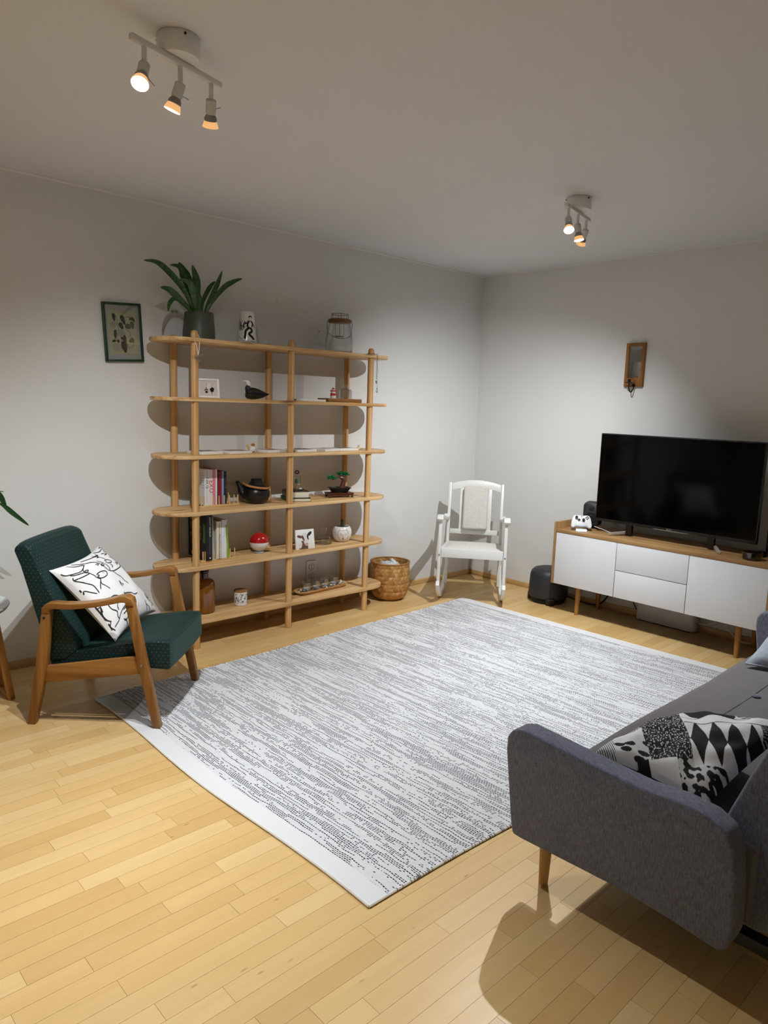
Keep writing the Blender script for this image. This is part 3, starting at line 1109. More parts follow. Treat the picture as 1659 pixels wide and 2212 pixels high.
part('door', MB().box((CX0+.003, dY[1]+.002, .212), (CX0+.021, dY[0], .580)), M_FRONT, cb, W=True, bevel=.0015)
part('door', MB().box((CX0+.003, dY[3], .212), (CX0+.021, dY[2]-.002, .580)), M_FRONT, cb, W=True, bevel=.0015)
part('drawer', MB().box((CX0+.003, dY[2]+.002, .212), (CX0+.021, dY[1]-.002, .393)), M_FRONT, cb, W=True, bevel=.0015)
part('drawer', MB().box((CX0+.003, dY[2]+.002, .397), (CX0+.021, dY[1]-.002, .580)), M_FRONT, cb, W=True, bevel=.0015)
for x, dx in ((-.345, -.010), (-.075, .010)):
    for yy, dy in ((-1.295, .004), (-2.385, -.004)):
        part('leg', MB().cyl((x+dx, yy+dy, 0), (x, yy, .215), .013, .021, 18), M_OAKL, cb, W=True)

# ---------------------------------------------------------------- television
M_TVB = plain('tv_black_plastic', (12, 12, 13), .42)
M_TVS = plain('tv_screen', (2, 2, 3), .08, spec=.18)
M_SILVER = plain('brushed_silver', (196, 190, 180), .38, .55)
tv = thing('television', 'large black flat television standing on the oak cabinet', 'television', (-.24, -1.865, .604))
TX, TY0, TY1, TZ0, TZ1 = -.262, -1.330, -2.402, .682, 1.290
part('housing', MB().box((TX, TY1, TZ0), (TX+.030, TY0, TZ1)), M_TVB, tv, W=True, bevel=.004)
part('rear_housing', MB().box((TX+.030, TY1+.12, TZ0+.03), (TX+.065, TY0-.12, TZ0+.36)), M_TVB, tv, W=True, bevel=.01)
part('screen', MB().box((TX-.0012, TY1+.008, TZ0+.020), (TX+.004, TY0-.008, TZ1-.008)), M_TVS, tv, W=True)
tm = text_mb('SONY', .013, frame_M((TX-.0016, (TY0+TY1)/2-.0, TZ0+.010), (0, -1, 0), (0, 0, 1)))
part('brand_lettering', tm, plain('brand_silver', (170, 170, 172), .4), tv, W=True)
part('status_bar', MB().box((TX-.0016, -1.99, TZ0+.001), (TX+.001, -1.76, TZ0+.0035)), M_SILVER, tv, W=True)
for y0, sgn in ((-1.545, 1), (-2.165, -1)):
    ft = MB().bar([(TX-.075, y0+sgn*.055, .614), (TX+.10, y0-sgn*.055, .632)], (0, 1, 0), .024, .018)
    fo = part('stand_foot', ft, M_SILVER, tv, W=True, bevel=.002)
    part('stand_neck', MB().box((TX+.010, y0-sgn*.035-.022, .610), (TX+.040, y0-sgn*.035+.022, TZ0+.03)), M_TVB, fo, W=True, bevel=.004)

# ---------------------------------------------------------------- sofa
M_SOFA = fabric('grey_sofa_weave', (118, 121, 138), (82, 84, 100), .0026)
M_SOFAS = fabric('grey_seat_weave', (116, 111, 110), (90, 86, 86), .0015, bump=.2)
so = thing('sofa', 'grey woven fabric sofa with rounded arms and pale wooden legs', 'sofa', (-2.04, -3.1, 0))


def soft(mb, name, mat, bev, par=so):
    return part(name, mb, mat, par, W=True, bevel=bev, seg=4, uv=True, smooth=60)


arm_o = [(-2.758, .166), (-2.788, .164), (-2.911, .169), (-3.088, .176), (-3.246, .170), (-3.346, .160), (-3.372, .158), (-3.388, .172), (-3.398, .205), (-3.400, .243),
         (-3.393, .349), (-3.384, .420), (-3.362, .462), (-3.318, .484), (-3.245, .490), (-3.147, .482), (-3.05, .487), (-2.937, .494), (-2.824, .502), (-2.775, .504), (-2.738, .492), (-2.719, .465), (-2.718, .423), (-2.748, .208)]
soft(MB().prism(arm_o, 'yz', -3.078, -3.000), 'armrest', M_SOFA, .013)
soft(MB().prism(arm_o, 'yz', -1.085, -1.005), 'armrest', M_SOFA, .013)
seat = MB()
sprof = [(-2.868, .215), (-2.842, .235), (-2.832, .30), (-2.834, .365), (-2.846, .392), (-2.875, .404), (-3.05, .412), (-3.30, .408), (-3.40, .395), (-3.40, .215)]
n = 24
vs = []
for j in range(n+1):
    X = -2.998 + (2.998-1.087)*j/n
    for yy, zz in sprof:
        d = .004*math.sin(X*7.0)+.003*mnoise.noise(Vector((X*6, yy*6, 0)))
        vs.append((X, yy, zz + (d if zz > .3 else 0)))
m = len(sprof)
fs = [tuple(range(m)), tuple(reversed(range(n*m, (n+1)*m)))]
for j in range(n):
    for i in range(m):
        fs.append((j*m+i, j*m+(i+1) % m, (j+1)*m+(i+1) % m, (j+1)*m+i))
seat.add(vs, fs)
sc_ = part('seat_cushion', seat, M_SOFAS, so, W=True, uv=True, smooth=60)
for bx in (-2.62, -1.995, -1.37):
    part('seat_button', MB().ball((bx, -3.047, .412), (.016, .016, .006), 14, 6), M_SOFA, sc_, W=True)
sm = MB().tube([(-2.98+i*.0315, -3.035, .4105+.004*math.sin((-2.98+i*.0315)*7.0)+.003*mnoise.noise(Vector(((-2.98+i*.0315)*6, -18.2, 0)))) for i in range(60)], .0025, 5)
part('seat_seam', sm, plain('seam_dark', (74, 71, 70), .95), sc_, W=True)
bo = [(-3.292, .235), (-3.300, .40), (-3.352, .55), (-3.425, .735), (-3.475, .865), (-3.50, .90), (-3.545, .905), (-3.585, .885), (-3.59, .85), (-3.52, .60), (-3.465, .38), (-3.452, .185), (-3.41, .165), (-3.33, .185)]
soft(MB().prism(bo, 'yz', -2.955, -2.045), 'backrest', M_SOFA, .018)
soft(MB().prism(bo, 'yz', -2.040, -1.110), 'backrest', M_SOFA, .018)
fr = MB().box((-2.97, -3.36, .165), (-1.11, -2.90, .214))
part('base_frame', fr, plain('sofa_black_metal', (16, 15, 15), .55), so, W=True, bevel=.004)
for xa in (-2.955, -1.175):
    kb = MB().prism([(-3.30, .115), (-3.30, .150), (-3.62, .150), (-3.66, .10), (-3.66, 0), (-3.62, 0), (-3.615, .10), (-3.60, .115)], 'yz', xa, xa+.04)
    part('folding_bracket', kb, plain('sofa_black_metal', (16, 15, 15), .55), so, W=True, bevel=.003)
M_SLEG = wood('pale_beech_leg', (200, 164, 112), (176, 136, 84), 'Z', .5, 28)
for x in (-2.992, -1.085):
    part('leg', MB().cyl((x, -2.826, 0), (x, -2.828, .175), .0140, .0205, 18), M_SLEG, so, W=True)

M_GREYP = fabric('blue_grey_linen', (168, 174, 186), (142, 148, 160), .0022, bump=.25)
GP = [(-1.29, -2.93, .625), (-1.36, -3.33, .66), (-1.66, -3.30, .435), (-1.70, -2.90, .425)]
gp = thing('cushion', 'plain blue-grey linen cushion at the far end of the sofa', 'cushion', (-1.5, -3.1, .41), group='cushions')
g1, g2 = pillow_S(GP, .075, 1, seed=2.2, wr=.008), pillow_S(GP, .02, -1, seed=5.0)
pm = MB()
pm.grid(lambda a, b: g1(2*a-1, 2*b-1), 30, 30)
pm.grid(lambda a, b: g2(2*a-1, 2*b-1), 16, 16)
part('cover', pm, M_GREYP, gp, W=True, uv=True, smooth=180)
hem = MB().tube([g1(-1+2*i/30, -1) for i in range(31)] + [g1(1, -1+2*i/30) for i in range(31)] + [g1(1-2*i/30, 1) for i in range(31)] + [g1(-1, 1-2*i/30) for i in range(31)], .004, 5)
part('piping', hem, M_GREYP, gp, W=True, uv=True)

# patterned cushion beside the near arm
TPC = [(-2.930, -2.930, .445), (-2.545, -2.985, .440), (-2.585, -3.345, .575), (-2.955, -3.265, .440)]
tp = thing('cushion', 'black and white patchwork print cushion beside the near sofa arm', 'cushion', (-2.73, -3.12, .41), group='cushions')
tS, tB = pillow_S(TPC, .080, 1, seed=7.7, wr=.014, pw=.36), pillow_S(TPC, .030, -1, seed=3.3)
# print layout, in units of the 4.158x photo crop (1260,1500)-(1659,1760); the cover's corners lie at these layout points
TQ = [(118, 640), (960, 130), (1720, 190), (1000, 1050)]


def print_value(x, y):
    """0 black .. 1 white: the patchwork print"""
    def noise2(f, s=0.0):
        return mnoise.noise(Vector((x*f, y*f, s)))
    def inside(poly):
        c = False
        for (x0, y0), (x1, y1) in zip(poly, poly[1:]+poly[:1]):
            if (y0 > y) != (y1 > y) and x < (x1-x0)*(y-y0)/(y1-y0)+x0:
                c = not c
        return c
    W, K = .80, .015
    band_t = 380 - (x-950)*.235 + 14*math.sin(x*.02)
    band_b = 478 - (x-980)*.27 + 8*math.sin(x*.018)
    if x > 1380 and y < 255 - (x-1430)*.16:                     # concentric angles
        d = max(abs(x-1440)*.55, 0) + (245-y) * .9
        return W if (d/13.0) % 2 > 1.0 else K
    if x > 940 and y < band_t:                                  # black cloud on white
        r = math.hypot((x-1150)/235, (y-265)/105) + .18*noise2(.012, 4)
        return K if r < .92 else W
    if x > 940 and y < band_b:                                  # pale strip with two lines
        return K if (y-band_t) < 7 or (band_b-y) < 8 else W
    if x > 1480 + 20*math.sin(y*.02):                           # short hatching
        s = ((x*.55+y*1.1)/17.0) % 1
        return W*.6 if s < .33 and ((x*1.1-y*.5)/34.0) % 1 < .75 else K
    if 950 < x <= 1500 and y < 835 - (x-1000)*.19:              # harlequin diamonds
        u = (x-955)/138.0
        mid = 640 - (x-955)*.17
        half = 195 + 18*noise2(.008, 2)
        f = abs((u % 1)-.5)*2
        return K if abs(y-mid)/half < 1-f**1.0*.98 else W
    if x > 820 and y > 800:                                     # leopard spots
        r = mnoise.noise(Vector((x*.022, y*.030, 7)))
        return K if r > -.02 else W*.8
    if 560 + 40*((y-300)/500)**2 + 12*noise2(.02, 1) < x < 950 + 18*math.sin(y*.011) and y < 812 + 8*noise2(.02, 9):   # speckled block
        r = mnoise.noise(Vector((x*.085, y*.085, 3)))
        return .62 if r > .22 else K
    if x < 960 and y >= 800:
        return W if x > 575 else K
    e = ((x-470)/185)**2 + ((y-440)/125)**2
    if e < 1.15 and y < 492:                                    # swirl of lines
        k = (math.sqrt(((x-400)/150)**2 + ((y-452)/48)**2)*7 + .8*noise2(.01, 2)) % 1
        return W*.85 if k > .5 else K
    if 296 < x < 625 and y < 640 + (x-300)*.2 - ((x-460)/190)**2*40 and y >= 492:
        return W*.9
    if x >= 300 and y > 600:                                    # black ovals
        for ox, oy in ((440, 680), (400, 712), (545, 762), (600, 705), (500, 790), (350, 660)):
            if ((x-ox)*.94+(y-oy)*.34)**2/52**2 + ((y-oy)*.94-(x-ox)*.34)**2/17**2 < 1:
                return K
        return W*.9
    if x < 340 and y > 590:
        return W if ((x-y*.35)/17) % 1 > .4 else K
    if 200 < x < 300 + (y-320)*.1:
        return K
    return W


NP = 230
pm = MB()
pm.grid(lambda a, b: tS(2*a-1, 2*b-1), NP, NP)
kf = len(pm.v)
pm.grid(lambda a, b: tB(2*a-1, 2*b-1), 16, 16)
tm_ = NT('patchwork_print')
at_ = tm_.n('ShaderNodeVertexColor', layer_name='print')
tm_.l(at_.outputs['Color'], tm_.b.inputs['Base Color'])
tm_.b.inputs['Roughness'].default_value = .8
tm_.b.inputs['Specular IOR Level'].default_value = .2
cov = part('cover', pm, tm_.m, tp, W=True, smooth=180)
ca = cov.data.color_attributes.new('print', 'FLOAT_COLOR', 'POINT')
for i in range(len(cov.data.vertices)):
    g = .55
    if i < kf:
        a, b = 2*(i % (NP+1))/NP-1, 2*(i//(NP+1))/NP-1
        w4 = ((1-a)*(1+b)/4, (1+a)*(1+b)/4, (1+a)*(1-b)/4, (1-a)*(1-b)/4)
        g = print_value(sum(k*q[0] for k, q in zip(w4, TQ)), sum(k*q[1] for k, q in zip(w4, TQ)))
    ca.data[i].color = (g*.98, g*.98, g, 1)

# ---------------------------------------------------------------- things on the top shelf
Z1, Z2, Z3, Z4, Z5, Z6 = (SH[k] for k in range(1, 7))
M_POT = plain('olive_grey_glaze', (70, 74, 64), .45)
M_SOIL = plain('soil', (40, 30, 22), .95, bump=.8, bscale=150)
M_WHITEC = plain('white_ceramic', (236, 233, 228), .18, coat=.3)
M_CLEAR = glass('clear_glass', (252, 253, 253), 1.5, gain=1.9)


def leaf_mat():
    t = NT('snake_plant_leaf')
    v = t.coord('UV', (5, 34, 1))
    n = t.noise(v, 1.0, 3, .6, .6)
    t.l(t.ramp(n, [(.36, lin((26, 50, 18))), (.52, lin((48, 86, 30))), (.68, lin((78, 118, 48)))]), t.b.inputs['Base Color'])
    t.b.inputs['Roughness'].default_value = .38
    return t.m


M_LEAF = leaf_mat()
M_LEAF2 = plain('dark_green_leaf', (34, 70, 34), .35, var=.3, bscale=40)


def leaf(mb_path, widths, face, fold=.25):
    """blade along path, facing direction face, with a V fold"""
    pts = [Vector(p) for p in mb_path]
    n = len(pts)
    mb = MB()
    vs = []
    for i, p in enumerate(pts):
        d = (pts[min(i+1, n-1)]-pts[max(i-1, 0)]).normalized()
        s = d.cross(Vector(face)).normalized()
        nn = s.cross(d)
        w = widths[i]
        vs += [p - s*w + nn*fold*w, p - nn*fold*w*.3, p + s*w + nn*fold*w, p - nn*(fold*w*.3+.0012)]
    fs = []
    for i in range(n-1):
        a, b = 4*i, 4*i+4
        fs += [(a, a+1, b+1, b), (a+1, a+2, b+2, b+1), (a+2, a+3, b+3, b+2), (a+3, a, b, b+3)]
    return mb.add(vs, fs)


pl = thing('potted_snake_plant', 'snake plant in an olive grey pot on the top shelf', 'potted plant', (-2.688, -.165, Z1))
part('pot', MB().lathe([(0, .001), (.084, .001), (.088, .006), (.0885, .03), (.080, .150), (.078, .153), (.074, .150), (.075, .128), (0, .128)], (-2.688, -.165, Z1), 40), M_POT, pl, W=True)
part('soil', MB().lathe([(0, .132), (.045, .131), (.0745, .128)], (-2.688, -.165, Z1), 20), M_SOIL, pl, W=True)
LV = [  # crop pixels (3.95x of 200,540), depth y at base and tip, half width in metres
    ([(862, 528), (800, 380), (700, 240), (560, 112), (435, 88)], -.18, -.27, .016),
    ([(868, 528), (832, 330), (785, 210), (735, 105)], -.13, -.10, .028),
    ([(885, 528), (862, 390), (828, 290), (742, 250)], -.20, -.30, .017),
    ([(900, 528), (892, 360), (884, 250), (850, 126)], -.19, -.20, .020),
    ([(850, 528), (752, 430), (660, 348), (578, 318)], -.17, -.30, .019),
    ([(845, 528), (762, 440), (690, 420), (652, 470), (646, 525)], -.20, -.32, .011),
    ([(858, 528), (810, 280), (740, 150), (660, 128)], -.14, -.16, .012),
    ([(932, 528), (940, 440), (1000, 320), (1046, 268)], -.14, -.10, .012),
    ([(958, 528), (1000, 430), (1062, 300), (1105, 180)], -.16, -.14, .013),
    ([(972, 528), (1020, 440), (1120, 322), (1200, 272), (1278, 243)], -.19, -.24, .014),
    ([(908, 528), (912, 450), (920, 376)], -.20, -.21, .011),
]
for pth, y0, y1, hw in LV:
    n = len(pth)
    P3 = []
    for i, (x, y) in enumerate(pth):
        k = i/(n-1)
        P3.append(tuple(at(200+x/3.95, 540+y/3.95, 'y', y0+(y1-y0)*k)))
    P3 = smooth_path(P3, 6)
    P3[0] = (P3[0][0], P3[0][1], Z1+.126)
    N = len(P3)
    ws = [hw*(.45+.55*min(1, 2.2*i/N))*min(1, ((N-1-i)/N*3.2))**.7 + .0008 for i in range(N)]
    lf = part('leaf', leaf(P3, ws, (-.5, -.85, .15)), M_LEAF, pl, W=True, smooth=60)
    lay = lf.data.uv_layers.new(name='UVMap')
    for lp in lf.data.loops:
        vi = lp.vertex_index
        lay.data[lp.index].uv = ((vi % 4)*.3, (vi//4)/N)

# glass bird hanging from the front left post
hb = thing('hanging_bird', 'small clear glass bird hanging on a white ribbon from the top left post', 'ornament', at(427, 762, 'y', -.325))
bc = at(428, 771, 'y', -.325)
bird_o = [(-.034, .012), (-.024, .010), (-.014, .004), (-.002, .006), (.012, .010), (.028, .014), (.036, .016), (.032, .002), (.020, -.016), (.006, -.024), (-.010, -.020), (-.022, -.008), (-.026, .002)]
bm_ = MB().prism([(bc.x + a*.95, bc.z + b) for a, b in bird_o], 'xz', -.330, -.320)
part('body', bm_, glass('bird_glass', (250, 250, 250), 1.5, .05, 4.0, .08), hb, W=True, bevel=.003)
rb = MB()
top_ = Vector((-2.787, -.315, Z1+.012))
for s in (-1, 1):
    pth = smooth_path([(-2.787+s*.018, -.302, Z1+.018), (-2.787+s*.016, -.319, Z1-.01), (-2.785+s*.008, -.327, Z1-.05), tuple(bc + Vector((0, 0, .008)))], 5)
    rb.bar([Vector(p) for p in pth], (1, 0, 0), .0034, .0012)
part('ribbon', rb, plain('white_ribbon', (236, 234, 230), .8), hb, W=True)

# drawn surfaces on round bodies: s = metres to the right of the side facing the room, z = height
def round_surface(c, prof, face, lift=.0006):
    c = Vector(c)

    def S(s, z):
        for (r0, z0), (r1, z1) in zip(prof, prof[1:]):
            if z <= z1 or (r1, z1) == prof[-1]:
                r = r0+(r1-r0)*min(1, max(0, (z-z0)/((z1-z0) or 1)))
                break
        q = face + s/max(r, .01)
        return c + Vector(((r+lift)*math.cos(q), (r+lift)*math.sin(q), z))
    return S


vc = Vector((-2.374, -.165, Z1))
vp = [(.0595, .004), (.060, .012), (.0585, .03), (.0415, .186), (.040, .190)]
va = thing('vase', 'white ceramic vase with black drawing of a striding man, on the top shelf', 'vase', vc)
part('body', MB().lathe([(0, 0), (.056, 0)] + vp + [(.037, .188), (.037, .03), (0, .03)], (0, 0, 0), 36), M_WHITEC, va)
FACE = math.atan2(CAM_LOC.y-vc.y, CAM_LOC.x-vc.x)
VS = round_surface((0, 0, 0), vp, FACE)
dv = MB()
man = [([(.010, .150), (.014, .163), (.024, .163), (.028, .150)], .004), ([(.006, .160), (.030, .160)], .004), ([(.012, .150), (.014, .138), (.022, .137), (.026, .148)], .0016),
       ([(.014, .136), (.004, .120), (.006, .098), (.022, .094)], .010), ([(.022, .134), (.034, .122), (.030, .100)], .009), ([(.008, .128), (-.008, .118), (-.014, .130)], .005),
       ([(.016, .098), (-.006, .078), (-.010, .050), (-.014, .034)], .013), ([(.020, .096), (.030, .076), (.012, .060), (.034, .040), (.040, .030)], .013),
       ([(-.018, .034), (-.004, .034)], .006), ([(.034, .028), (.050, .034)], .006), ([(.034, .120), (.044, .110), (.046, .094)], .005)]
for p_, w_ in man:
    ribbon(dv, VS, smooth_path(p_, 4), w_)
r3 = random.Random(5)
for i in range(26):       # foliage strokes on the left, flowers along the foot
    s0, z0 = -.030+r3.uniform(-.02, .012), .085+r3.uniform(-.01, .02)
    a = rad(90+r3.uniform(-45, 45))
    L = r3.uniform(.02, .055)
    ribbon(dv, VS, smooth_path([(s0, z0), (s0+L*.5*math.cos(a), z0+L*.5*math.sin(a)), (s0+L*math.cos(a*1.08), min(.176, z0+L*math.sin(a)))], 4), .0022)
for i in range(15):
    s0 = -.054+i*.0078
    h = .018+r3.random()*.03 if i < 5 else .010+.008*r3.random()
    ribbon(dv, VS, [(s0, .014), (s0+.001, h)], .0022)
    ribbon(dv, VS, [(s0-.003, h), (s0, h+.004), (s0+.003, h), (s0, h-.003), (s0-.003, h)], .0022)
part('drawing', dv, M_INK, va, smooth=180, label='black drawing of a striding man among plants')

# lantern of clear glass with a wooden ring
lc = Vector((-1.662, -.165, Z1))
ln = thing('lantern', 'clear glass lantern with wooden ring and wire handle on the top shelf', 'lantern', lc)
gp_ = [(0, .002), (.080, .002), (.090, .008), (.094, .03), (.093, .08), (.082, .15), (.066, .205), (.064, .214), (.060, .226)]
part('glass_body', MB().lathe(gp_ + [(.057, .226), (.061, .205), (.078, .15), (.089, .08), (.090, .03), (.085, .012), (0, .008)], n=40), M_CLEAR, ln)
part('wooden_ring', MB().lathe([(.060, .196), (.074, .198), (.076, .203), (.075, .216), (.070, .220), (.060, .218), (.060, .196)], n=36), wood('ring_wood', (142, 104, 58), (104, 72, 36), 'X', .5, 20), ln)
M_WIRE = plain('dark_wire', (44, 40, 36), .45, .7)
wr = MB()
wr.tube([(.056*math.cos(rad(a)), .056*math.sin(rad(a)), .252) for a in range(0, 361, 15)], .0016, 6)
for a in range(0, 360, 60):
    wr.tube([(.062*math.cos(rad(a)), .062*math.sin(rad(a)), .216), (.056*math.cos(rad(a)), .056*math.sin(rad(a)), .252)], .0013, 5)
part('wire_crown', wr, M_WIRE, ln)
hx = Vector((math.cos(FACE+rad(90)), math.sin(FACE+rad(90)), 0))
hn = Vector((math.cos(FACE), math.sin(FACE), 0))
hw_ = []
for k in range(25):
    q = math.pi*k/24
    hw_.append(hx*(.081*math.cos(q)) + hn*(.10*math.sin(q)) + Vector((0, 0, .150-.062*math.sin(q))))
handle = [hx*.078 + Vector((0, 0, .222)), hx*.083 + Vector((0, 0, .19))] + hw_ + [hx*-.083 + Vector((0, 0, .19)), hx*-.078 + Vector((0, 0, .222))]
part('handle', MB().tube(handle, .0016, 6), M_WIRE, ln)
cu_ = MB()
for s in (-1, 1):
    cu_.tube([hx*(s*.028) + Vector((0, 0, .216)), hx*(s*.028) + Vector((0, 0, .110))], .0014, 5)
    cu_.tube([hn*(s*.028) + Vector((0, 0, .216)), hn*(s*.028) + Vector((0, 0, .110))], .0014, 5)
cu_.lathe([(0, .104), (.029, .104), (.031, .112), (.027, .112), (.026, .107), (0, .107)], n=20)
part('candle_cup', cu_, M_WIRE, ln)

# beaded chain over the front right post
nk = thing('necklace', 'dark beaded chain with pendants hanging from the right shelf post', 'necklace', (PX[2], YF, Z1))
M_BEAD = plain('dark_silver', (92, 88, 84), .3, .9)
bead = MB()
ringp = [Vector((PX[2]+.026*math.cos(rad(a)), YF+.026*math.sin(rad(a)), Z1+.005+.002*math.sin(rad(3*a)))) for a in range(-30, 331, 18)]
s0 = Vector((PX[2]+.021, YF-.030, Z1+.004))
drop = []
for dx, ln_ in ((.000, .16), (.007, .22)):
    drop.append([s0 + Vector((dx + .002*math.sin(k*.7), -.006*min(1, k/3), -ln_*k/22)) for k in range(23)])
for p in ringp + drop[0] + drop[1]:
    bead.ball(p, .0026, 6, 4)
part('chain', bead, M_BEAD, nk, W=True)['kind'] = 'stuff'
pe = MB().ball(drop[0][-1] + Vector((0, 0, -.018)), (.008, .004, .018), 12, 8)
part('pendant', pe, plain('pale_silver', (190, 186, 178), .25, .9), nk, W=True)
pe = MB()
c_ = drop[1][-1] + Vector((0, 0, -.012))
pe.tube([c_ + Vector((0, 0, .012)), c_ + Vector((0, 0, -.02))], .002, 6)
pe.tube([c_ + Vector((-.009, 0, -.006)), c_ + Vector((-.005, 0, -.018)), c_ + Vector((0, 0, -.02)), c_ + Vector((.005, 0, -.018)), c_ + Vector((.009, 0, -.006))], .0018, 6)
pe.tube([c_ + Vector((-.006, 0, .006)), c_ + Vector((.006, 0, .006))], .0018, 6)
part('pendant', pe, plain('pale_silver', (190, 186, 178), .25, .9), nk, W=True)

# ---------------------------------------------------------------- second shelf
M_WFR = plain('white_frame', (238, 236, 233), .45)
pf = thing('framed_print', 'small white frame with dark flower and paw print on the second shelf', 'picture frame', (-2.668, -.235, Z2), rad(-14))
lean = Matrix.Rotation(rad(-12), 4, 'X')
fm = MB()
for lo, hi in (((-.062, -.006, 0), (-.052, .006, .110)), ((.052, -.006, 0), (.062, .006, .110)), ((-.052, -.006, 0), (.052, .006, .010)), ((-.052, -.006, .100), (.052, .006, .110))):
    fm.box(lo, hi, lean)
part('frame', fm, M_WFR, pf, bevel=.001)
part('picture', MB().box((-.053, -.001, .008), (.053, .004, .102), lean), plain('beige_card', (214, 200, 188), .7), pf)
pw = MB()


def disc(mb, c, rx, ry, M, y=-.0016, n=12):
    mb.add([M @ Vector((c[0]+rx*math.cos(2*math.pi*i/n), y, c[1]+ry*math.sin(2*math.pi*i/n))) for i in range(n)], [tuple(range(n))])


for c, rx, ry in (((-.012, .034), .008, .007), ((-.020, .045), .003, .005), ((-.013, .048), .003, .005), ((-.006, .047), .003, .005), ((-.012, .056), .003, .004), ((.020, .044), .010, .011), ((.013, .050), .006, .007), ((.027, .052), .006, .006), ((.022, .056), .006, .006), ((.018, .026), .0012, .010)):
    disc(pw, c, rx, ry, lean)
part('print', pw, M_INK, pf, smooth=0)
part('easel_leg', MB().box((-.010, .02, 0.0), (.010, .026, .08), Matrix.Rotation(rad(12), 4, 'X')), M_WFR, pf)

# bird figurine
bf = thing('bird_figurine', 'glossy black bird figurine with white head on the second shelf', 'figurine', (-2.345, -.215, Z2), rad(-20))
M_BLKG = plain('black_gloss', (10, 10, 12), .08, coat=.5)
bd = MB()
prof = [(-.062, .028, .008), (-.058, .030, .021), (-.045, .034, .031), (-.025, .036, .036), (0, .035, .034), (.025, .033, .028), (.050, .031, .018), (.072, .032, .007), (.084, .034, .001)]
ns = 16
for k, (x, z, r) in enumerate(prof):
    for i in range(ns):
        q = 2*math.pi*i/ns
        bd.v.append(Vector((x, r*.8*math.cos(q), max(.0, z + r*math.sin(q)))))
for k in range(len(prof)-1):
    for i in range(ns):
        bd.f.append((k*ns+i, k*ns+(i+1) % ns, (k+1)*ns+(i+1) % ns, (k+1)*ns+i))
        bd.mi.append(0)
bd.f += [tuple(reversed(range(ns))), tuple(range((len(prof)-1)*ns, len(prof)*ns))]
bd.mi += [0, 0]
part('body', bd, M_BLKG, bf, smooth=60)
nkp = smooth_path([(-.038, 0, .040), (-.047, 0, .064), (-.041, 0, .080)], 4)
part('neck', MB().tube([Vector(p) for p in nkp], .012, 14, radii=[.022-.0098*i/(len(nkp)-1) for i in range(len(nkp))]), M_BLKG, bf, smooth=60)
hd = MB().tube([Vector(p) for p in smooth_path([(-.0413, 0, .0795), (-.042, 0, .096), (-.053, 0, .105), (-.068, 0, .107), (-.080, 0, .1115)], 4)], .01, 12,
               radii=[.0122, .0124, .0127, .0131, .0135, .0135, .0130, .0118, .010, .0075, .0058, .0045, .0035, .0025, .0018, .0012, .0008])
part('head', hd, M_WHITEC, bf, smooth=60)

# white slab, board with lighthouse and bottle
p = at(667, 862, 'y', -.22)
solo('canvas_block', MB().box((-.105, -.07, 0), (.105, .07, .014)), M_WFR, 'blank white block lying flat beside the middle post on the second shelf', 'canvas', (-1.965, -.215, Z2), rad(3), bevel=.001)
solo('wooden_board', MB().box((-.138, -.06, 0), (.138, .06, .024)), wood('board_wood', (160, 112, 58), (126, 82, 38), 'X', .5, 16), 'small brown wooden board under the toy lighthouse on the second shelf', 'board', (-1.706, -.238, Z2), rad(-2), bevel=.002)
ZB = Z2+.024
lh = thing('toy_lighthouse', 'tiny red and white striped lighthouse on the wooden board', 'figurine', (-1.762, -.235, ZB))
M_RED = plain('red_paint', (196, 40, 24), .35)
for nm, pr, mm in (('white_base', [(0, 0), (.0200, 0), (.0185, .018), (0, .018)], M_WHITEC), ('red_band', [(0, .018), (.0190, .018), (.0182, .033), (0, .033)], M_RED), ('white_band', [(0, .033), (.0165, .033), (.0155, .045), (0, .045)], M_WHITEC),
                   ('red_gallery', [(0, .045), (.0195, .045), (.0195, .0515), (0, .0515)], M_RED), ('lamp_room', [(0, .0515), (.011, .0515), (.011, .060), (0, .060)], M_WHITEC), ('red_roof', [(0, .060), (.0145, .060), (.006, .066), (.002, .071), (0, .073)], M_RED)):
    part(nm, MB().lathe(pr, n=24), mm, lh)
solo('glass_bottle', MB().lathe([(0, .001), (.040, .001), (.043, .004), (.043, .052), (.040, .060), (.018, .066), (.0155, .072), (.0155, .088), (.018, .091), (.016, .092), (.0135, .088), (.0135, .070), (.036, .058), (.040, .050), (.040, .006), (0, .005)], n=32),
     M_CLEAR, 'small clear glass bottle on the wooden board beside the toy lighthouse', 'bottle', (-1.657, -.235, ZB))

# ---------------------------------------------------------------- third shelf: white blocks with photos, two small figures
def photo_mat(name, a, b, c, sc=18):
    t = NT(name)
    n = t.noise(t.coord(), sc, 3, .6, .4)
    t.l(t.ramp(n, [(.36, lin(a)), (.5, lin(b)), (.62, lin(c))]), t.b.inputs['Base Color'])
    t.b.inputs['Roughness'].default_value = .5
    MATS[name] = t.m
    return t.m


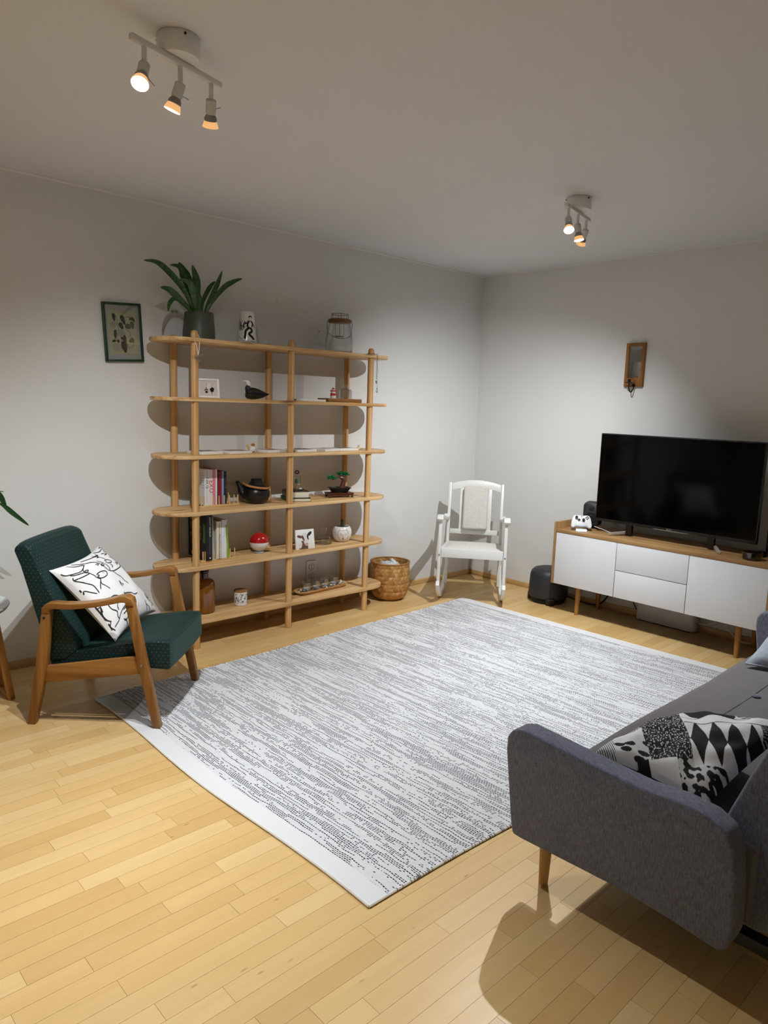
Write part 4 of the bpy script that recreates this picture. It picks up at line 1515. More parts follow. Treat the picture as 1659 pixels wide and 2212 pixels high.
PH = [photo_mat('photo_print_dark', (60, 50, 44), (150, 140, 132), (226, 222, 216)), photo_mat('photo_print_brown', (120, 88, 68), (158, 122, 100), (186, 160, 140)),
      photo_mat('photo_print_rust', (96, 54, 40), (180, 150, 130), (230, 224, 218)), photo_mat('photo_print_black', (28, 24, 22), (90, 70, 58), (190, 180, 170)),
      photo_mat('photo_print_tan', (140, 104, 84), (196, 176, 160), (228, 220, 210)), photo_mat('photo_print_green', (70, 78, 60), (160, 150, 120), (214, 206, 196))]
CAN = [(-2.665, -.185, 8, 'white photo block at the left end of the third shelf, behind the front left post'), (-2.475, -.195, 4, 'white photo block left of the wooden squirrel, third shelf'),
       (-2.225, -.190, 10, 'white photo block between the wooden squirrel and the middle post, third shelf'), (-1.995, -.205, 2, 'white photo block with dark shape just right of the middle post, third shelf'),
       (-1.80, -.205, 14, 'white photo block fourth from the squirrel, right half of third shelf'), (-1.625, -.190, -3, 'white photo block nearest the tiny round figure, third shelf')]
for i, (x, y, r, lab) in enumerate(CAN):
    t = thing('photo_block', lab, 'canvas', (x, y, Z3), rad(r), 'white photo blocks lying on the third shelf')
    part('block', MB().box((-.078, -.066, 0), (.078, .066, .015)), M_WFR, t, bevel=.001)
    part('photo', MB().box((-.060, -.048, .0152), (.064, .052, .0158)), PH[i], t)
sq = thing('wooden_squirrel', 'small turned wooden squirrel with crown on the third shelf', 'figurine', (-2.352, -.195, Z3), rad(-30))
M_PALEW = wood('pale_turned_wood', (236, 214, 178), (214, 184, 140), 'Z', .45, 40)
part('body', MB().ball((0, 0, .020), (.019, .017, .019), 18, 12), M_WHITEC, sq)
part('head', MB().ball((.004, 0, .046), (.0125, .011, .010), 16, 10), wood('brown_turned_wood', (190, 140, 84), (160, 108, 58), 'Z', .45, 40), sq)
cr = MB()
for k in range(7):
    q = 2*math.pi*k/7
    cr.cyl((.004+.009*math.cos(q), .009*math.sin(q), .053), (.004+.011*math.cos(q), .011*math.sin(q), .061), .003, .0012, 6)
part('crown', cr, M_PALEW, sq)['kind'] = 'stuff'
for yy in (-.010, .010):
    part('foot', MB().ball((.018, yy, .007), .0068, 12, 8), M_PALEW, sq)
    part('arm', MB().ball((.019, yy*1.05, .026), (.006, .004, .006), 10, 6), M_PALEW, sq)
tl_ = MB().prism([(-.018, .012), (-.026, .018), (-.036, .034), (-.036, .046), (-.030, .050), (-.022, .044), (-.017, .030)], 'xz', -.005, .005)
part('tail', tl_, wood('tail_wood', (222, 176, 112), (196, 146, 86), 'Z', .5, 40), sq, bevel=.003)
tf = thing('tiny_figure', 'tiny pale round wooden figure beside the right post, third shelf', 'figurine', (-1.528, -.235, Z3))
part('body', MB().ball((0, 0, .013), (.013, .013, .013), 16, 10), M_PALEW, tf)
part('head', MB().ball((0, 0, .029), (.008, .008, .006), 14, 8), M_PALEW, tf)
for a in (-1, 1):
    part('ear', MB().cyl((a*.005, 0, .032), (a*.008, 0, .041), .003, .001, 8), M_PALEW, tf)

# ---------------------------------------------------------------- books and racks
M_PAGE = plain('book_pages', (236, 226, 204), .9, bump=.3, bscale=300)
M_RACK = wood('rack_wood', (232, 196, 140), (212, 172, 112), 'X', .5, 24)


def book(label, x, y, z, w, d, h, mat, text=None, tcol=None, tsize=.02, tpos=.6, rotz=0.0, tilt=0.0, group=None, cat='book'):
    """standing book: width w (spine), depth d, height h; spine faces -y at y, x = left edge"""
    t = thing('book', label, cat, (x+w/2, y+d/2, z), rotz, group)
    T = Matrix.Rotation(tilt, 4, 'Y')
    cv = MB()
    for lo, hi in (((-w/2, -d/2, 0), (-w/2+.0022, d/2, h)), ((w/2-.0022, -d/2, 0), (w/2, d/2, h)), ((-w/2+.0022, -d/2, 0), (w/2-.0022, -d/2+.0025, h))):
        cv.box(lo, hi, T)
    c = part('cover', cv, mat, t)
    part('pages', MB().box((-w/2+.0023, -d/2+.003, .003), (w/2-.0023, d/2-.004, h-.003), T), M_PAGE, t)
    for tx, tc, ts, zc, xo in (text or ()):
        M = T @ frame_M((xo, -d/2-.0006, h*zc), (0, 0, -1), (1, 0, 0))
        part('spine_lettering', text_mb(tx, ts, M), tc, c)
    return t, c


def pap(c, nm):
    return plain('paper_' + nm, c, .45)


def rack(label, x0, x1, yc, z, pegs):
    t = thing('book_rack', label, 'book rack', (x0, yc, z))
    L = x1-x0
    for yy in (-.055, .055):
        r = part('rail', MB().box((0, yy-.007, 0), (L, yy+.007, .011)), M_RACK, t, bevel=.001)
        for px_ in pegs:
            part('peg', MB().cyl((px_-x0, yy, .009), (px_-x0, yy, .064), .0036, n=10), M_RACK, r)
    for xx in (0, L-.012):
        part('foot_bar', MB().box((xx, -.048, 0), (xx+.012, .048, .009)), M_RACK, t)
    return t


rack('pale wooden peg rack holding the pink and white books, fourth shelf', -2.70, -2.432, -.122, Z4, (-2.690, -2.672, -2.606, -2.571, -2.535, -2.500, -2.468, -2.442))
ZR = Z4+.0112
INKM, REDM = plain('ink_dark', (40, 36, 30), .6), plain('ink_red', (196, 40, 44), .6)
GREYM, WHM = plain('ink_grey', (140, 140, 144), .6), plain('ink_white', (236, 234, 230), .6)
yb = -.178
t, c = book('white book lettered NIKO with a man on its cover, fourth shelf', -2.666, yb, ZR, .026, .158, .214, pap((236, 236, 238), 'white1'),
            [('NIKO', INKM, .026, .62, .002), ('Esa Mäkinen', GREYM, .010, .87, .002), ('Isänsä tytär ja muita tarinoita', GREYM, .0085, .30, .002)], group='books on the fourth shelf')
X0 = -.013-.0006
cvp = MB()


def cover_patch(poly, mat, nm, par, x):
    m_ = MB().add([Vector((x, a, b)) for a, b in poly], [tuple(range(len(poly)))])
    part(nm, m_, mat, par, smooth=0)


cover_patch([(.079, .0), (.079, .085), (.060, .098), (.045, .078), (.030, .052), (.020, .0)], plain('cover_black', (20, 20, 22), .5), 'cover_portrait', c, X0)
cover_patch([(.058, .080), (.066, .082), (.068, .108), (.058, .114), (.050, .104), (.052, .086)], plain('cover_skin', (206, 176, 158), .6), 'cover_portrait_face', c, X0-.0002)
cover_patch([(.052, .098), (.069, .100), (.067, .118), (.056, .118)], plain('cover_hair', (30, 26, 24), .6), 'cover_portrait_hair', c, X0-.0004)
ct = MB()
for k in range(7):
    q = text_mb('muistot ja elämä' if k % 2 else 'kirja isästä', .008, frame_M((X0-.0003, -.05, .19-k*.014), (0, -1, 0), (0, 0, 1)))
    ct.add(q.v, q.f)
part('cover_lettering', ct, GREYM, c, smooth=0)
t, c = book('white and pale pink book with large red letters on its spine, fourth shelf', -2.639, yb+.004, ZR, .028, .15, .211, pap((240, 226, 224), 'palepink'),
            [('EXO', REDM, .038, .52, .003)], group='books on the fourth shelf')
t, c = book('bright pink paperback with white spine edge, fourth shelf', -2.610, yb+.003, ZR, .028, .15, .211, pap((226, 132, 148), 'pink'), [('Rakkauden koko kuva', INKM, .0085, .55, .009)], group='books on the fourth shelf')
part('spine_strip', MB().box((.003, -.0757, 0), (.0138, -.0752, .211)), pap((240, 232, 230), 'stripwhite'), c)
book('thin black book between the pink and the dark red ones, fourth shelf', -2.581, yb+.012, ZR, .008, .145, .209, pap((22, 20, 22), 'black1'), group='books on the fourth shelf')
book('dark red book with plain spine, fourth shelf', -2.572, yb+.010, ZR, .013, .14, .197, pap((128, 26, 44), 'darkred'), group='books on the fourth shelf')
book('crimson book left of the light blue one, fourth shelf', -2.558, yb+.010, ZR, .011, .14, .197, pap((160, 40, 62), 'crimson'), group='books on the fourth shelf')
book('thin light blue book, fourth shelf', -2.546, yb+.010, ZR, .012, .14, .198, pap((138, 168, 206), 'lightblue'), group='books on the fourth shelf')
book('black book rightmost in the fourth shelf row', -2.533, yb+.010, ZR, .017, .14, .196, pap((36, 40, 48), 'black2'), [('•', WHM, .012, .8, 0), ('•', WHM, .012, .5, 0)], group='books on the fourth shelf')

rack('pale wooden peg rack holding the black and white books, fifth shelf', -2.716, -2.478, -.168, Z5, (-2.704, -2.690, -2.662, -2.630, -2.600, -2.556, -2.524, -2.492))
ZQ = Z5+.0112
yb = -.238
t, c = book('large black bird book with photo grid on its cover, fifth shelf', -2.690, yb, ZQ, .038, .215, .272, pap((20, 20, 22), 'black3'),
            [('LINNUT ÄÄNESSÄ', WHM, .0145, .73, .004), ('Suomen lintujen laulut ja äänet', GREYM, .009, .33, .004), ('■', WHM, .012, .05, .004)], group='books on the fifth shelf')
X0 = -.019-.0006
rp = random.Random(9)
for r in range(3):
    for q in range(3):
        a0 = .085-q*.046
        g = rp.choice(((88, 100, 52), (120, 116, 60), (70, 84, 48), (104, 92, 58)))
        cover_patch([(a0, .262-r*.052), (a0-.038, .262-r*.052), (a0-.038, .262-r*.052-.044), (a0, .262-r*.052-.044)], photo_mat('bird_photo_%d%d' % (r, q), (30, 34, 20), g, (160, 150, 96), 60), 'cover_photo', c, X0)
cover_patch([(-.068, .215), (-.096, .215), (-.096, .10), (-.068, .10)], plain('cover_green', (72, 110, 52), .5), 'cover_panel', c, X0)
cover_patch([(.070, .012), (.030, .012), (.030, .034), (.070, .034)], WHM, 'cover_barcode_panel', c, X0)
ct = MB()
for k in range(7):
    q = text_mb('lintujen äänet ja elinympäristöt', .0065, frame_M((X0-.0003, .035, .100-k*.009), (0, -1, 0), (0, 0, 1)))
    ct.add(q.v, q.f)
part('cover_lettering', ct, GREYM, c, smooth=0)
book('grey-beige slim book leaning against the black bird book, fifth shelf', -2.648, yb+.012, ZQ, .018, .19, .255, pap((176, 172, 160), 'greybeige'), [('Elämän kirja', INKM, .010, .6, 0)], tilt=rad(-2), group='books on the fifth shelf')
book('cream book lettered MAAMMON MARJAT, fifth shelf', -2.622, yb+.004, ZQ, .032, .20, .226, pap((226, 218, 196), 'cream'), [('MAAMMON MARJAT', INKM, .0165, .32, .004), ('Pia Ingström (toim.)', INKM, .0095, .78, .004)], group='books on the fifth shelf')
book('thick white book with ridged spine foot, fifth shelf', -2.586, yb+.006, ZQ, .034, .20, .232, pap((232, 230, 236), 'white2'), [('Kotimaa, Matkakirja', GREYM, .009, .72, .004)], group='books on the fifth shelf')
book('thin lime green book leaning at the right end, fifth shelf', -2.547, yb+.006, ZQ, .013, .18, .200, pap((142, 176, 40), 'lime'), tilt=rad(-4), group='books on the fifth shelf')

# ---------------------------------------------------------------- teapot
tpz = thing('teapot', 'matte black round teapot with cane handle on the fourth shelf', 'teapot', (-2.302, -.165, Z4))
M_BLKM = plain('matte_black_ceramic', (20, 20, 21), .32)
part('body', MB().lathe([(0, 0), (.046, 0), (.058, .006), (.076, .028), (.084, .052), (.083, .074), (.072, .098), (.056, .114), (.048, .120), (0, .120)], n=40), M_BLKM, tpz)
part('lid', MB().lathe([(0, .120), (.047, .120), (.040, .132), (.033, .138), (.034, .146), (.036, .150), (.030, .155), (0, .156)], n=32), M_BLKM, tpz)
spx = Vector((-math.cos(FACE+rad(90)), -math.sin(FACE+rad(90)), 0))
sp_ = smooth_path([tuple(spx*.062 + Vector((0, 0, .046))), tuple(spx*.088 + Vector((0, 0, .070))), tuple(spx*.101 + Vector((0, 0, .104))), tuple(spx*.120 + Vector((0, 0, .137)))], 5)
N = len(sp_)
part('spout', MB().tube([Vector(p) for p in sp_], .02, 14, radii=[.034-.0245*(i/(N-1))**.75 for i in range(N)]), M_BLKM, tpz, smooth=60)
ax = spx
nh = Vector((math.cos(FACE), math.sin(FACE), 0))
hp = []
for k in range(21):
    q = math.pi*k/20
    hp.append(ax*(.082*math.cos(q)) + nh*(.094*math.sin(q)) + Vector((0, 0, .126 - .006*math.sin(q) - .012*(1-math.cos(q)))))
part('handle', MB().bar(hp, (0, 0, 1), .013, .010), wood('cane', (196, 142, 84), (164, 108, 58), 'X', .5, 30), tpz, bevel=.003, smooth=60)
for s in (-1, 1):
    lug = ax*(s*.076)
    part('lug', MB().ball(lug + Vector((0, 0, .108 if s > 0 else .098)), .010, 10, 6), M_BLKM, tpz)

# stacked books, ornament
def flat_book(label, c, w, d, h, rotz, mat, cov=.0025):
    t = thing('book', label, 'book', c, rotz, 'books stacked on the fourth shelf')
    cv = MB().box((-w/2, -d/2, 0), (w/2, d/2, cov)).box((-w/2, -d/2, h-cov), (w/2, d/2, h)).box((-w/2, -d/2, cov), (-w/2+.003, d/2, h-cov))
    part('cover', cv, mat, t, bevel=.0008)
    part('pages', MB().box((-w/2+.004, -d/2+.004, cov), (w/2-.005, d/2-.004, h-cov)), M_PAGE, t)
    return t


def floral():
    t = NT('dark_floral_cover')
    vo = t.n('ShaderNodeTexVoronoi')
    vo.inputs['Scale'].default_value = 46
    t.l(t.coord(), vo.inputs['Vector'])
    k = t.ramp(vo.outputs['Distance'], [(.16, (1, 1, 1, 1)), (.30, (0, 0, 0, 1))])
    c2 = t.ramp(vo.outputs['Color'], [(.3, lin((206, 130, 128))), (.7, lin((180, 170, 150)))])
    t.l(t.mix(t.math('MULTIPLY', k, .8), lin((20, 18, 24)), c2), t.b.inputs['Base Color'])
    t.b.inputs['Roughness'].default_value = .4
    return t.m


ra = rad(-21)
flat_book('green book at the bottom of the small stack, fourth shelf', (-2.000, -.165, Z4), .155, .185, .022, ra, plain('green_cloth', (20, 74, 54), .6))
flat_book('thick dark floral book on top of the green one, fourth shelf', (-2.000, -.165, Z4+.0222), .140, .165, .042, ra, floral())
ZO = Z4+.0646
orn = thing('glass_ornament', 'tiny glass dome with paper tree standing on the floral book', 'ornament', (-1.992, -.165, ZO))
sx = Vector((math.cos(FACE+rad(90)), math.sin(FACE+rad(90)), 0))
part('glass_arch', MB().tube([sx*-.024 + Vector((0, 0, .001))] + [sx*(.024*-math.cos(math.pi*k/12)) + Vector((0, 0, .078+.024*math.sin(math.pi*k/12))) for k in range(13)] + [sx*.024 + Vector((0, 0, .001))], .0024, 8), glass('thick_glass', (235, 240, 238), 1.6, gain=2.4), orn)
part('ring', MB().tube([sx*(.010*math.cos(rad(a))) + Vector((0, 0, .116+.010*math.sin(rad(a)))) for a in range(0, 361, 20)], .004, 8), plain('brown_felt', (84, 56, 40), .8), orn)
part('tree_crown', MB().ball((sx*-.004) + Vector((0, 0, .058)), (.011, .009, .016), 12, 8), plain('teal_paper', (40, 110, 100), .7), orn)
part('tree_trunk', MB().cyl((sx*-.004), (sx*-.004) + Vector((0, 0, .045)), .0016, n=6), M_PALEW, orn)
tb = MB().box((-.012, -.006, .036), (.012, .006, .039))
tb.cyl((-.009, 0, 0), (-.009, 0, .036), .0012, n=6).cyl((.009, 0, 0), (.009, 0, .036), .0012, n=6)
tb.v = [p + sx*.012 for p in tb.v]
part('table', tb, M_PALEW, orn)
part('pebble', MB().ball(sx*.022 + nh*.012 + Vector((0, 0, .008)), (.014, .011, .008), 10, 6), plain('cream_stone', (206, 196, 178), .6), orn)

# ---------------------------------------------------------------- brick bonsai
bo = thing('bonsai_model', 'miniature bonsai model with dark green leaves on a brown stand', 'model', (-1.655, -.19, Z4), rad(-20))
M_BRN = plain('brown_plastic', (86, 44, 26), .35)
M_BLKP = plain('black_plastic', (20, 20, 20), .35)
for xx in (-.086, .074):
    for yy in (-.045, .033):
        part('stand_foot', MB().box((xx, yy, 0), (xx+.014, yy+.012, .014)), M_BRN, bo, bevel=.002)
part('stand_top', MB().box((-.088, -.046, .014), (.088, .046, .026)), M_BRN, bo, bevel=.002)
part('stand_rim', MB().box((-.092, -.05, .026), (.092, .05, .031)), M_BRN, bo, bevel=.001)
for xx in (-.05, .042):
    part('pot_foot', MB().box((xx, -.03, .031), (xx+.010, .03, .038)), M_BLKP, bo, bevel=.001)
pot = MB()
rings = [(.052, .030, .038), (.066, .040, .060), (.072, .045, .062), (.072, .045, .067), (.062, .036, .067), (.060, .034, .062)]
for a, b, z in rings:
    pot.v += [Vector((a, b, z)), Vector((-a, b, z)), Vector((-a, -b, z)), Vector((a, -b, z))]
for k in range(len(rings)-1):
    for i in range(4):
        pot.f.append((4*k+i, 4*k+(i+1) % 4, 4*k+4+(i+1) % 4, 4*k+4+i))
        pot.mi.append(0)
pot.f += [(3, 2, 1, 0), tuple(range(4*len(rings)-4, 4*len(rings)))]
pot.mi += [0, 0]
part('pot', pot, M_BLKP, bo, bevel=.001)
tk = smooth_path([(.022, 0, .064), (.026, 0, .085), (.030, 0, .108), (.020, 0, .128), (.002, 0, .136)], 4)
part('trunk', MB().tube([Vector(p) for p in tk], .01, 8, radii=[.020-.011*i/(len(tk)-1) for i in range(len(tk))]), M_BRN, bo, smooth=20)
tk2 = smooth_path([(.012, 0, .133), (-.012, 0, .135), (-.034, 0, .130), (-.048, 0, .118)], 4)
part('branch', MB().tube([Vector(p) for p in tk2], .006, 8, radii=[.008-.004*i/(len(tk2)-1) for i in range(len(tk2))]), M_BRN, bo, smooth=20)
part('root', MB().tube([Vector((.022, -.004, .072)), Vector((.004, -.008, .068)), Vector((-.008, -.010, .066))], .005, 6), M_BRN, bo)
rr_ = random.Random(21)
M_LG = plain('green_plastic', (20, 118, 66), .3)
for cx_, cy_, cz_, rx_, rz_, n_ in ((.020, 0, .157, .040, .016, 80), (-.056, -.004, .138, .032, .018, 56), (.046, .0, .148, .024, .010, 30)):
    for k in range(n_):
        a, q = rr_.uniform(0, 6.28), rr_.random()**.5
        c_ = Vector((cx_+rx_*q*math.cos(a), cy_+rx_*.6*q*math.sin(a), cz_+rz_*rr_.uniform(-1, 1)*(1-q*.6)-(.012*q if cx_ < 0 else 0)+.004))
        Mx = Matrix.Translation(c_) @ Matrix.Rotation(rr_.uniform(0, 3), 4, 'Z') @ Matrix.Rotation(rr_.uniform(-.5, .5), 4, 'X')
        if k == 0:
            crown = MB()
        crown.ball((0, 0, 0), (.0095, .0070, .0032), 8, 4, Mx)
    part('leaf_cluster', crown, M_LG, bo)['kind'] = 'stuff'

# ---------------------------------------------------------------- fifth shelf
ba = thing('display_ball', 'glossy red and white ball on a small grey stand, fifth shelf', 'ornament', (-2.282, -.17, Z5))
part('upper_half', MB().lathe([(.0605*math.cos(rad(a)), .070+.0605*math.sin(rad(a))) for a in range(0, 90, 8)] + [(0, .1305)], n=36), plain('red_gloss', (176, 22, 26), .12, coat=.4), ba)
part('lower_half', MB().lathe([(0, .0095)] + [(.0605*math.cos(rad(a)), .070+.0605*math.sin(rad(a))) for a in range(-82, 1, 8)] + [(.0605, .070)], n=36), plain('white_gloss', (226, 224, 226), .15, coat=.4), ba)
part('stand', MB().lathe([(0, 0), (.033, 0), (.034, .004), (.030, .010), (.024, .012), (.022, .016), (.018, .016), (0, .012)], n=20), plain('grey_plastic', (150, 152, 160), .35), ba)

cowt = thing('cow_picture', 'small square picture of a brown and white cow leaning on the middle post', 'picture', (-1.972, -.245, Z5), rad(-6))
lean = Matrix.Rotation(rad(-10), 4, 'X')
part('panel', MB().box((-.071, 0, 0), (.071, .012, .128), lean), M_WFR, cowt, bevel=.001)


def shape(poly, mat, nm, y):
    m_ = MB().add([lean @ Vector((a, y, b)) for a, b in poly], [tuple(range(len(poly)))])
    part(nm, m_, mat, cowt, smooth=0)


CB, CW_, CP = plain('cow_brown', (98, 72, 62), .7), plain('cow_white', (226, 220, 216), .7), plain('cow_pink', (214, 168, 160), .7)
CBL = plain('cow_black', (34, 28, 28), .7)
ell = lambda cx, cy, rx, ry, rot=0: [(cx+rx*math.cos(q)*math.cos(rot)-ry*math.sin(q)*math.sin(rot), cy+rx*math.cos(q)*math.sin(rot)+ry*math.sin(q)*math.cos(rot)) for q in [2*math.pi*i/16 for i in range(16)]]
shape([(-.048, .001), (-.044, .03), (-.030, .052), (-.002, .060), (.018, .03), (.020, .001)], CB, 'cow_body', -.0006)
shape([(-.050, .028), (-.030, .052), (-.022, .040), (-.030, .012), (-.042, .004)], CW_, 'cow_chest', -.0008)
shape(ell(-.040, .083, .019, .009, -.3), CB, 'cow_ear', -.0009)
shape(ell(.036, .098, .020, .010, .65), CBL, 'cow_ear', -.0009)
shape([(-.026, .086), (-.012, .104), (.008, .106), (.022, .092), (.026, .066), (.022, .040), (.018, .024), (.002, .022), (-.006, .036), (-.016, .060)], CW_, 'cow_face', -.0010)
shape([(-.026, .086), (-.020, .094), (-.008, .076), (-.004, .050), (-.012, .054), (-.022, .070)], CB, 'cow_patch', -.0012)
shape([(.018, .096), (.026, .084), (.027, .056), (.020, .060), (.014, .078)], CBL, 'cow_patch', -.0012)
shape(ell(.009, .030, .014, .010), CP, 'cow_muzzle', -.0014)
shape(ell(.004, .031, .002, .003), CBL, 'cow_nostril', -.0016)
shape(ell(.014, .032, .002, .003), CBL, 'cow_nostril', -.0016)

clo = thing('glass_cloche', 'clear glass butter dome with round knob on the fifth shelf', 'glass dome', (-1.766, -.165, Z5))
part('plate', MB().lathe([(0, 0), (.054, 0), (.059, .004), (.059, .007), (0, .005)], n=32), M_CLEAR, clo)
part('dome', MB().lathe([(.050, .007), (.051, .040), (.047, .052), (.030, .058), (.013, .060), (.010, .066), (.016, .072), (.0255, .084), (.027, .096), (.022, .110), (.012, .119), (0, .121)], n=32), M_CLEAR, clo)

fp = thing('face_planter', 'round white planter with drawn sleeping face and small cactus, fifth shelf', 'planter', (-1.600, -.165, Z5))
pp = [(.039, .001), (.052, .011), (.064, .036), (.068, .061), (.064, .087), (.054, .104), (.051, .107)]
part('pot', MB().lathe([(0, .001)] + pp + [(.047, .105), (.048, .094), (0, .094)], n=40), M_WHITEC, fp)
part('soil', MB().lathe([(0, .097), (.0475, .0945)], n=20), plain('dark_moss', (34, 52, 34), .9, bump=.8), fp)
cg = MB()
nr = 10
for z, r in ((.094, .010), (.112, .0118), (.134, .0118), (.147, .009), (.153, .004)):
    for i in range(nr*2):
        q = math.pi*i/nr
        cg.v.append(Vector((r*(1 if i % 2 else .8)*math.cos(q), r*(1 if i % 2 else .8)*math.sin(q), z)))
for k in range(4):
    for i in range(nr*2):
        cg.f.append((k*20+i, k*20+(i+1) % 20, k*20+20+(i+1) % 20, k*20+20+i))
        cg.mi.append(0)
cg.f.append(tuple(range(80, 100)))
cg.mi.append(0)
part('cactus', cg, plain('cactus_green', (48, 70, 34), .6), fp, smooth=20)
FF = math.atan2(CAM_LOC.y+.165, CAM_LOC.x+1.6)+rad(6)
FS = round_surface((0, 0, 0), pp, FF, .0007)
fd = MB()
for st in ([(-.022, .060), (-.016, .065), (-.010, .063), (-.004, .058)], [(-.021, .056), (-.014, .053), (-.006, .055)], [(.008, .058), (.014, .063), (.022, .063), (.028, .058)], [(.010, .055), (.018, .052), (.026, .054)],
           [(.0, .056), (-.001, .048), (-.003, .042), (.002, .040), (.006, .041)], [(-.028, .082), (-.034, .066), (-.034, .044), (-.026, .026), (-.020, .016)], [(-.030, .084), (-.016, .088), (.004, .084), (.022, .090), (.030, .098)],
           [(.022, .090), (.034, .074), (.040, .050), (.036, .030), (.026, .016)], [(.026, .092), (.038, .078), (.044, .060)], [(-.016, .018), (-.008, .013), (.002, .011), (.012, .013), (.020, .019)]):
    ribbon(fd, FS, smooth_path(st, 5), .0014)
ribbon(fd, FS, smooth_path([(-.003, .029), (.001, .032), (.006, .029)], 4), .004)
ribbon(fd, FS, smooth_path([(-.002, .026), (.002, .023), (.006, .026)], 4), .0045)
part('face_drawing', fd, M_INK, fp, smooth=180, label='thin black drawing of a sleeping face')

# ---------------------------------------------------------------- lowest shelf
ab = thing('amber_bottle', 'large amber glass apothecary bottle with stopper on the lowest shelf', 'bottle', (-2.668, -.165, Z6))
M_AMB = plain('amber_glass', (128, 76, 18), .08, coat=.5)
M_AMBD = plain('amber_stopper', (58, 26, 14), .15, coat=.5)
part('body', MB().lathe([(0, 0), (.056, 0), (.063, .005), (.065, .014), (.065, .176), (.060, .192), (.044, .203), (.026, .208), (.026, .214), (0, .214)], n=36), M_AMB, ab)
part('neck', MB().lathe([(0, .205), (.027, .205), (.026, .240), (.031, .246), (.031, .252), (0, .252)], n=28), M_AMBD, ab)
part('stopper', MB().lathe([(0, .252), (.026, .252), (.034, .258), (.035, .268), (.030, .274), (0, .276)], n=28), M_AMBD, ab)

mg = thing('lidded_jar', 'small white jar with black drawings and wooden lid on the lowest shelf', 'jar', (-2.413, -.165, Z6))
mp_ = [(.038, .001), (.0405, .004), (.0405, .082), (.039, .086)]
part('jar', MB().lathe([(0, .001)] + mp_ + [(0, .086)], n=32), M_WHITEC, mg)
part('lid', MB().lathe([(0, .086), (.040, .086), (.0415, .088), (.0415, .096), (.040, .098), (0, .098)], n=32), wood('lid_wood', (170, 122, 70), (140, 94, 48), 'X', .5, 22), mg)
MF = math.atan2(CAM_LOC.y+.165, CAM_LOC.x+2.413)
JS = round_surface((0, 0, 0), mp_, MF)
jd = MB()
r4 = random.Random(8)
for k in range(44):
    s0, z0 = r4.uniform(-.044, .044), r4.uniform(.022, .074)
    pth = [(s0, z0)]
    for _ in range(3):
        pth.append((pth[-1][0]+r4.uniform(-.007, .007), min(.080, max(.018, pth[-1][1]+r4.uniform(-.009, .009)))))
    ribbon(jd, JS, smooth_path(pth, 3), r4.choice((.0012, .0016, .0028)))
part('drawing', jd, M_INK, mg, smooth=180)

# oval tray with pebbles and four tealight glasses
ta = rad(4)
tr = Vector((-1.785, -.178, Z6))
ty = thing('oval_tray', 'long oval wooden tray with pebbles on the lowest shelf', 'tray', tr, ta)
def stadium(L, r, n=8):
    return arc(L, 0, r, -90, 90, n) + arc(-L, 0, r, 90, 270, n)


ro = MB()
o1, o2, o3, o4 = stadium(.165, .040), stadium(.175, .056), stadium(.174, .050), stadium(.163, .036)
lv = [(o1, .002), (o2, .020), (o2, .024), (o3, .024), (o4, .008)]
for ol_, z in lv:
    ro.v += [Vector((a, b, z)) for a, b in ol_]
m_ = len(o1)
for k in range(4):
    for i in range(m_):
        ro.f.append((k*m_+i, k*m_+(i+1) % m_, (k+1)*m_+(i+1) % m_, (k+1)*m_+i))
        ro.mi.append(0)
ro.f += [tuple(reversed(range(m_))), tuple(range(4*m_, 5*m_))]
ro.mi += [0, 0]
part('dish', ro, wood('tray_wood', (222, 186, 130), (186, 142, 88), 'X', .5, 24), ty, smooth=40)
Rt = Matrix.Rotation(ta, 3, 'Z')
names4 = ('leftmost of the four tealight glasses on the oval tray', 'second tealight glass from the left on the oval tray', 'third tealight glass from the left on the oval tray', 'rightmost of the four tealight glasses on the oval tray')
gx = (-.128, -.045, .038, .122)
for k, x in enumerate(gx):
    t = thing('tealight_glass', names4[k], 'candle holder', tr + Rt @ Vector((x, .006, .009)), 0, 'tealight glasses on the tray')
    part('glass', MB().lathe([(0, .001), (.028, .001), (.0325, .005), (.0325, .054), (.036, .063), (.037, .066), (.0335, .066), (.0285, .054), (.0285, .012), (0, .010)], n=28), M_CLEAR, t)
    tl = part('tealight', MB().lathe([(0, .0105), (.0185, .0105), (.019, .012), (.019, .024), (.0175, .0235), (0, .022)], n=20), plain('wax_white', (228, 230, 236), .4), t)
    part('wick', MB().cyl((0, 0, .022), (0, 0, .028), .0008, n=5), M_INK, tl)
rp = random.Random(31)
pcol = [(206, 198, 184), (150, 146, 142), (176, 132, 92), (226, 220, 210), (110, 108, 108), (190, 170, 140), (86, 84, 86)]
pmats = [plain('pebble_%d' % i, c, .6, var=.2, bscale=80) for i, c in enumerate(pcol)]
pmesh = []
placed = []
k = 0
while k < 110:
    x, y = rp.uniform(-.198, .198), rp.uniform(-.042, .042)
    if abs(x) > .168 and math.hypot(abs(x)-.165, y) > .036:
        continue
    if any(math.hypot(x-g, y-.006) < .0425 for g in gx):
        continue
    r = rp.uniform(.0062, .0125)
    if sum(math.hypot(x-a, y-b) < (r+c)*.70 for a, b, c in placed) > 0 and rp.random() < .9:
        k += 1
        continue
    placed.append((x, y, r))
    zz = .0095 + r*.62 + (.014 if k % 2 == 0 else 0.006)
    mi = rp.randrange(len(pmats))
    Mx = Matrix.Rotation(rp.uniform(0, 6), 4, 'Z')
    pb_ = MB().ball((0, 0, 0), (r, r*rp.uniform(.6, .9), r*.62), 9, 6, Mx)
    solo('pebble', pb_, pmats[mi], 'small beach pebble lying in the oval tray around the tealight glasses', 'pebble', tr + Rt @ Vector((x, y, zz)), group='pebbles in the oval tray')
    k += 1

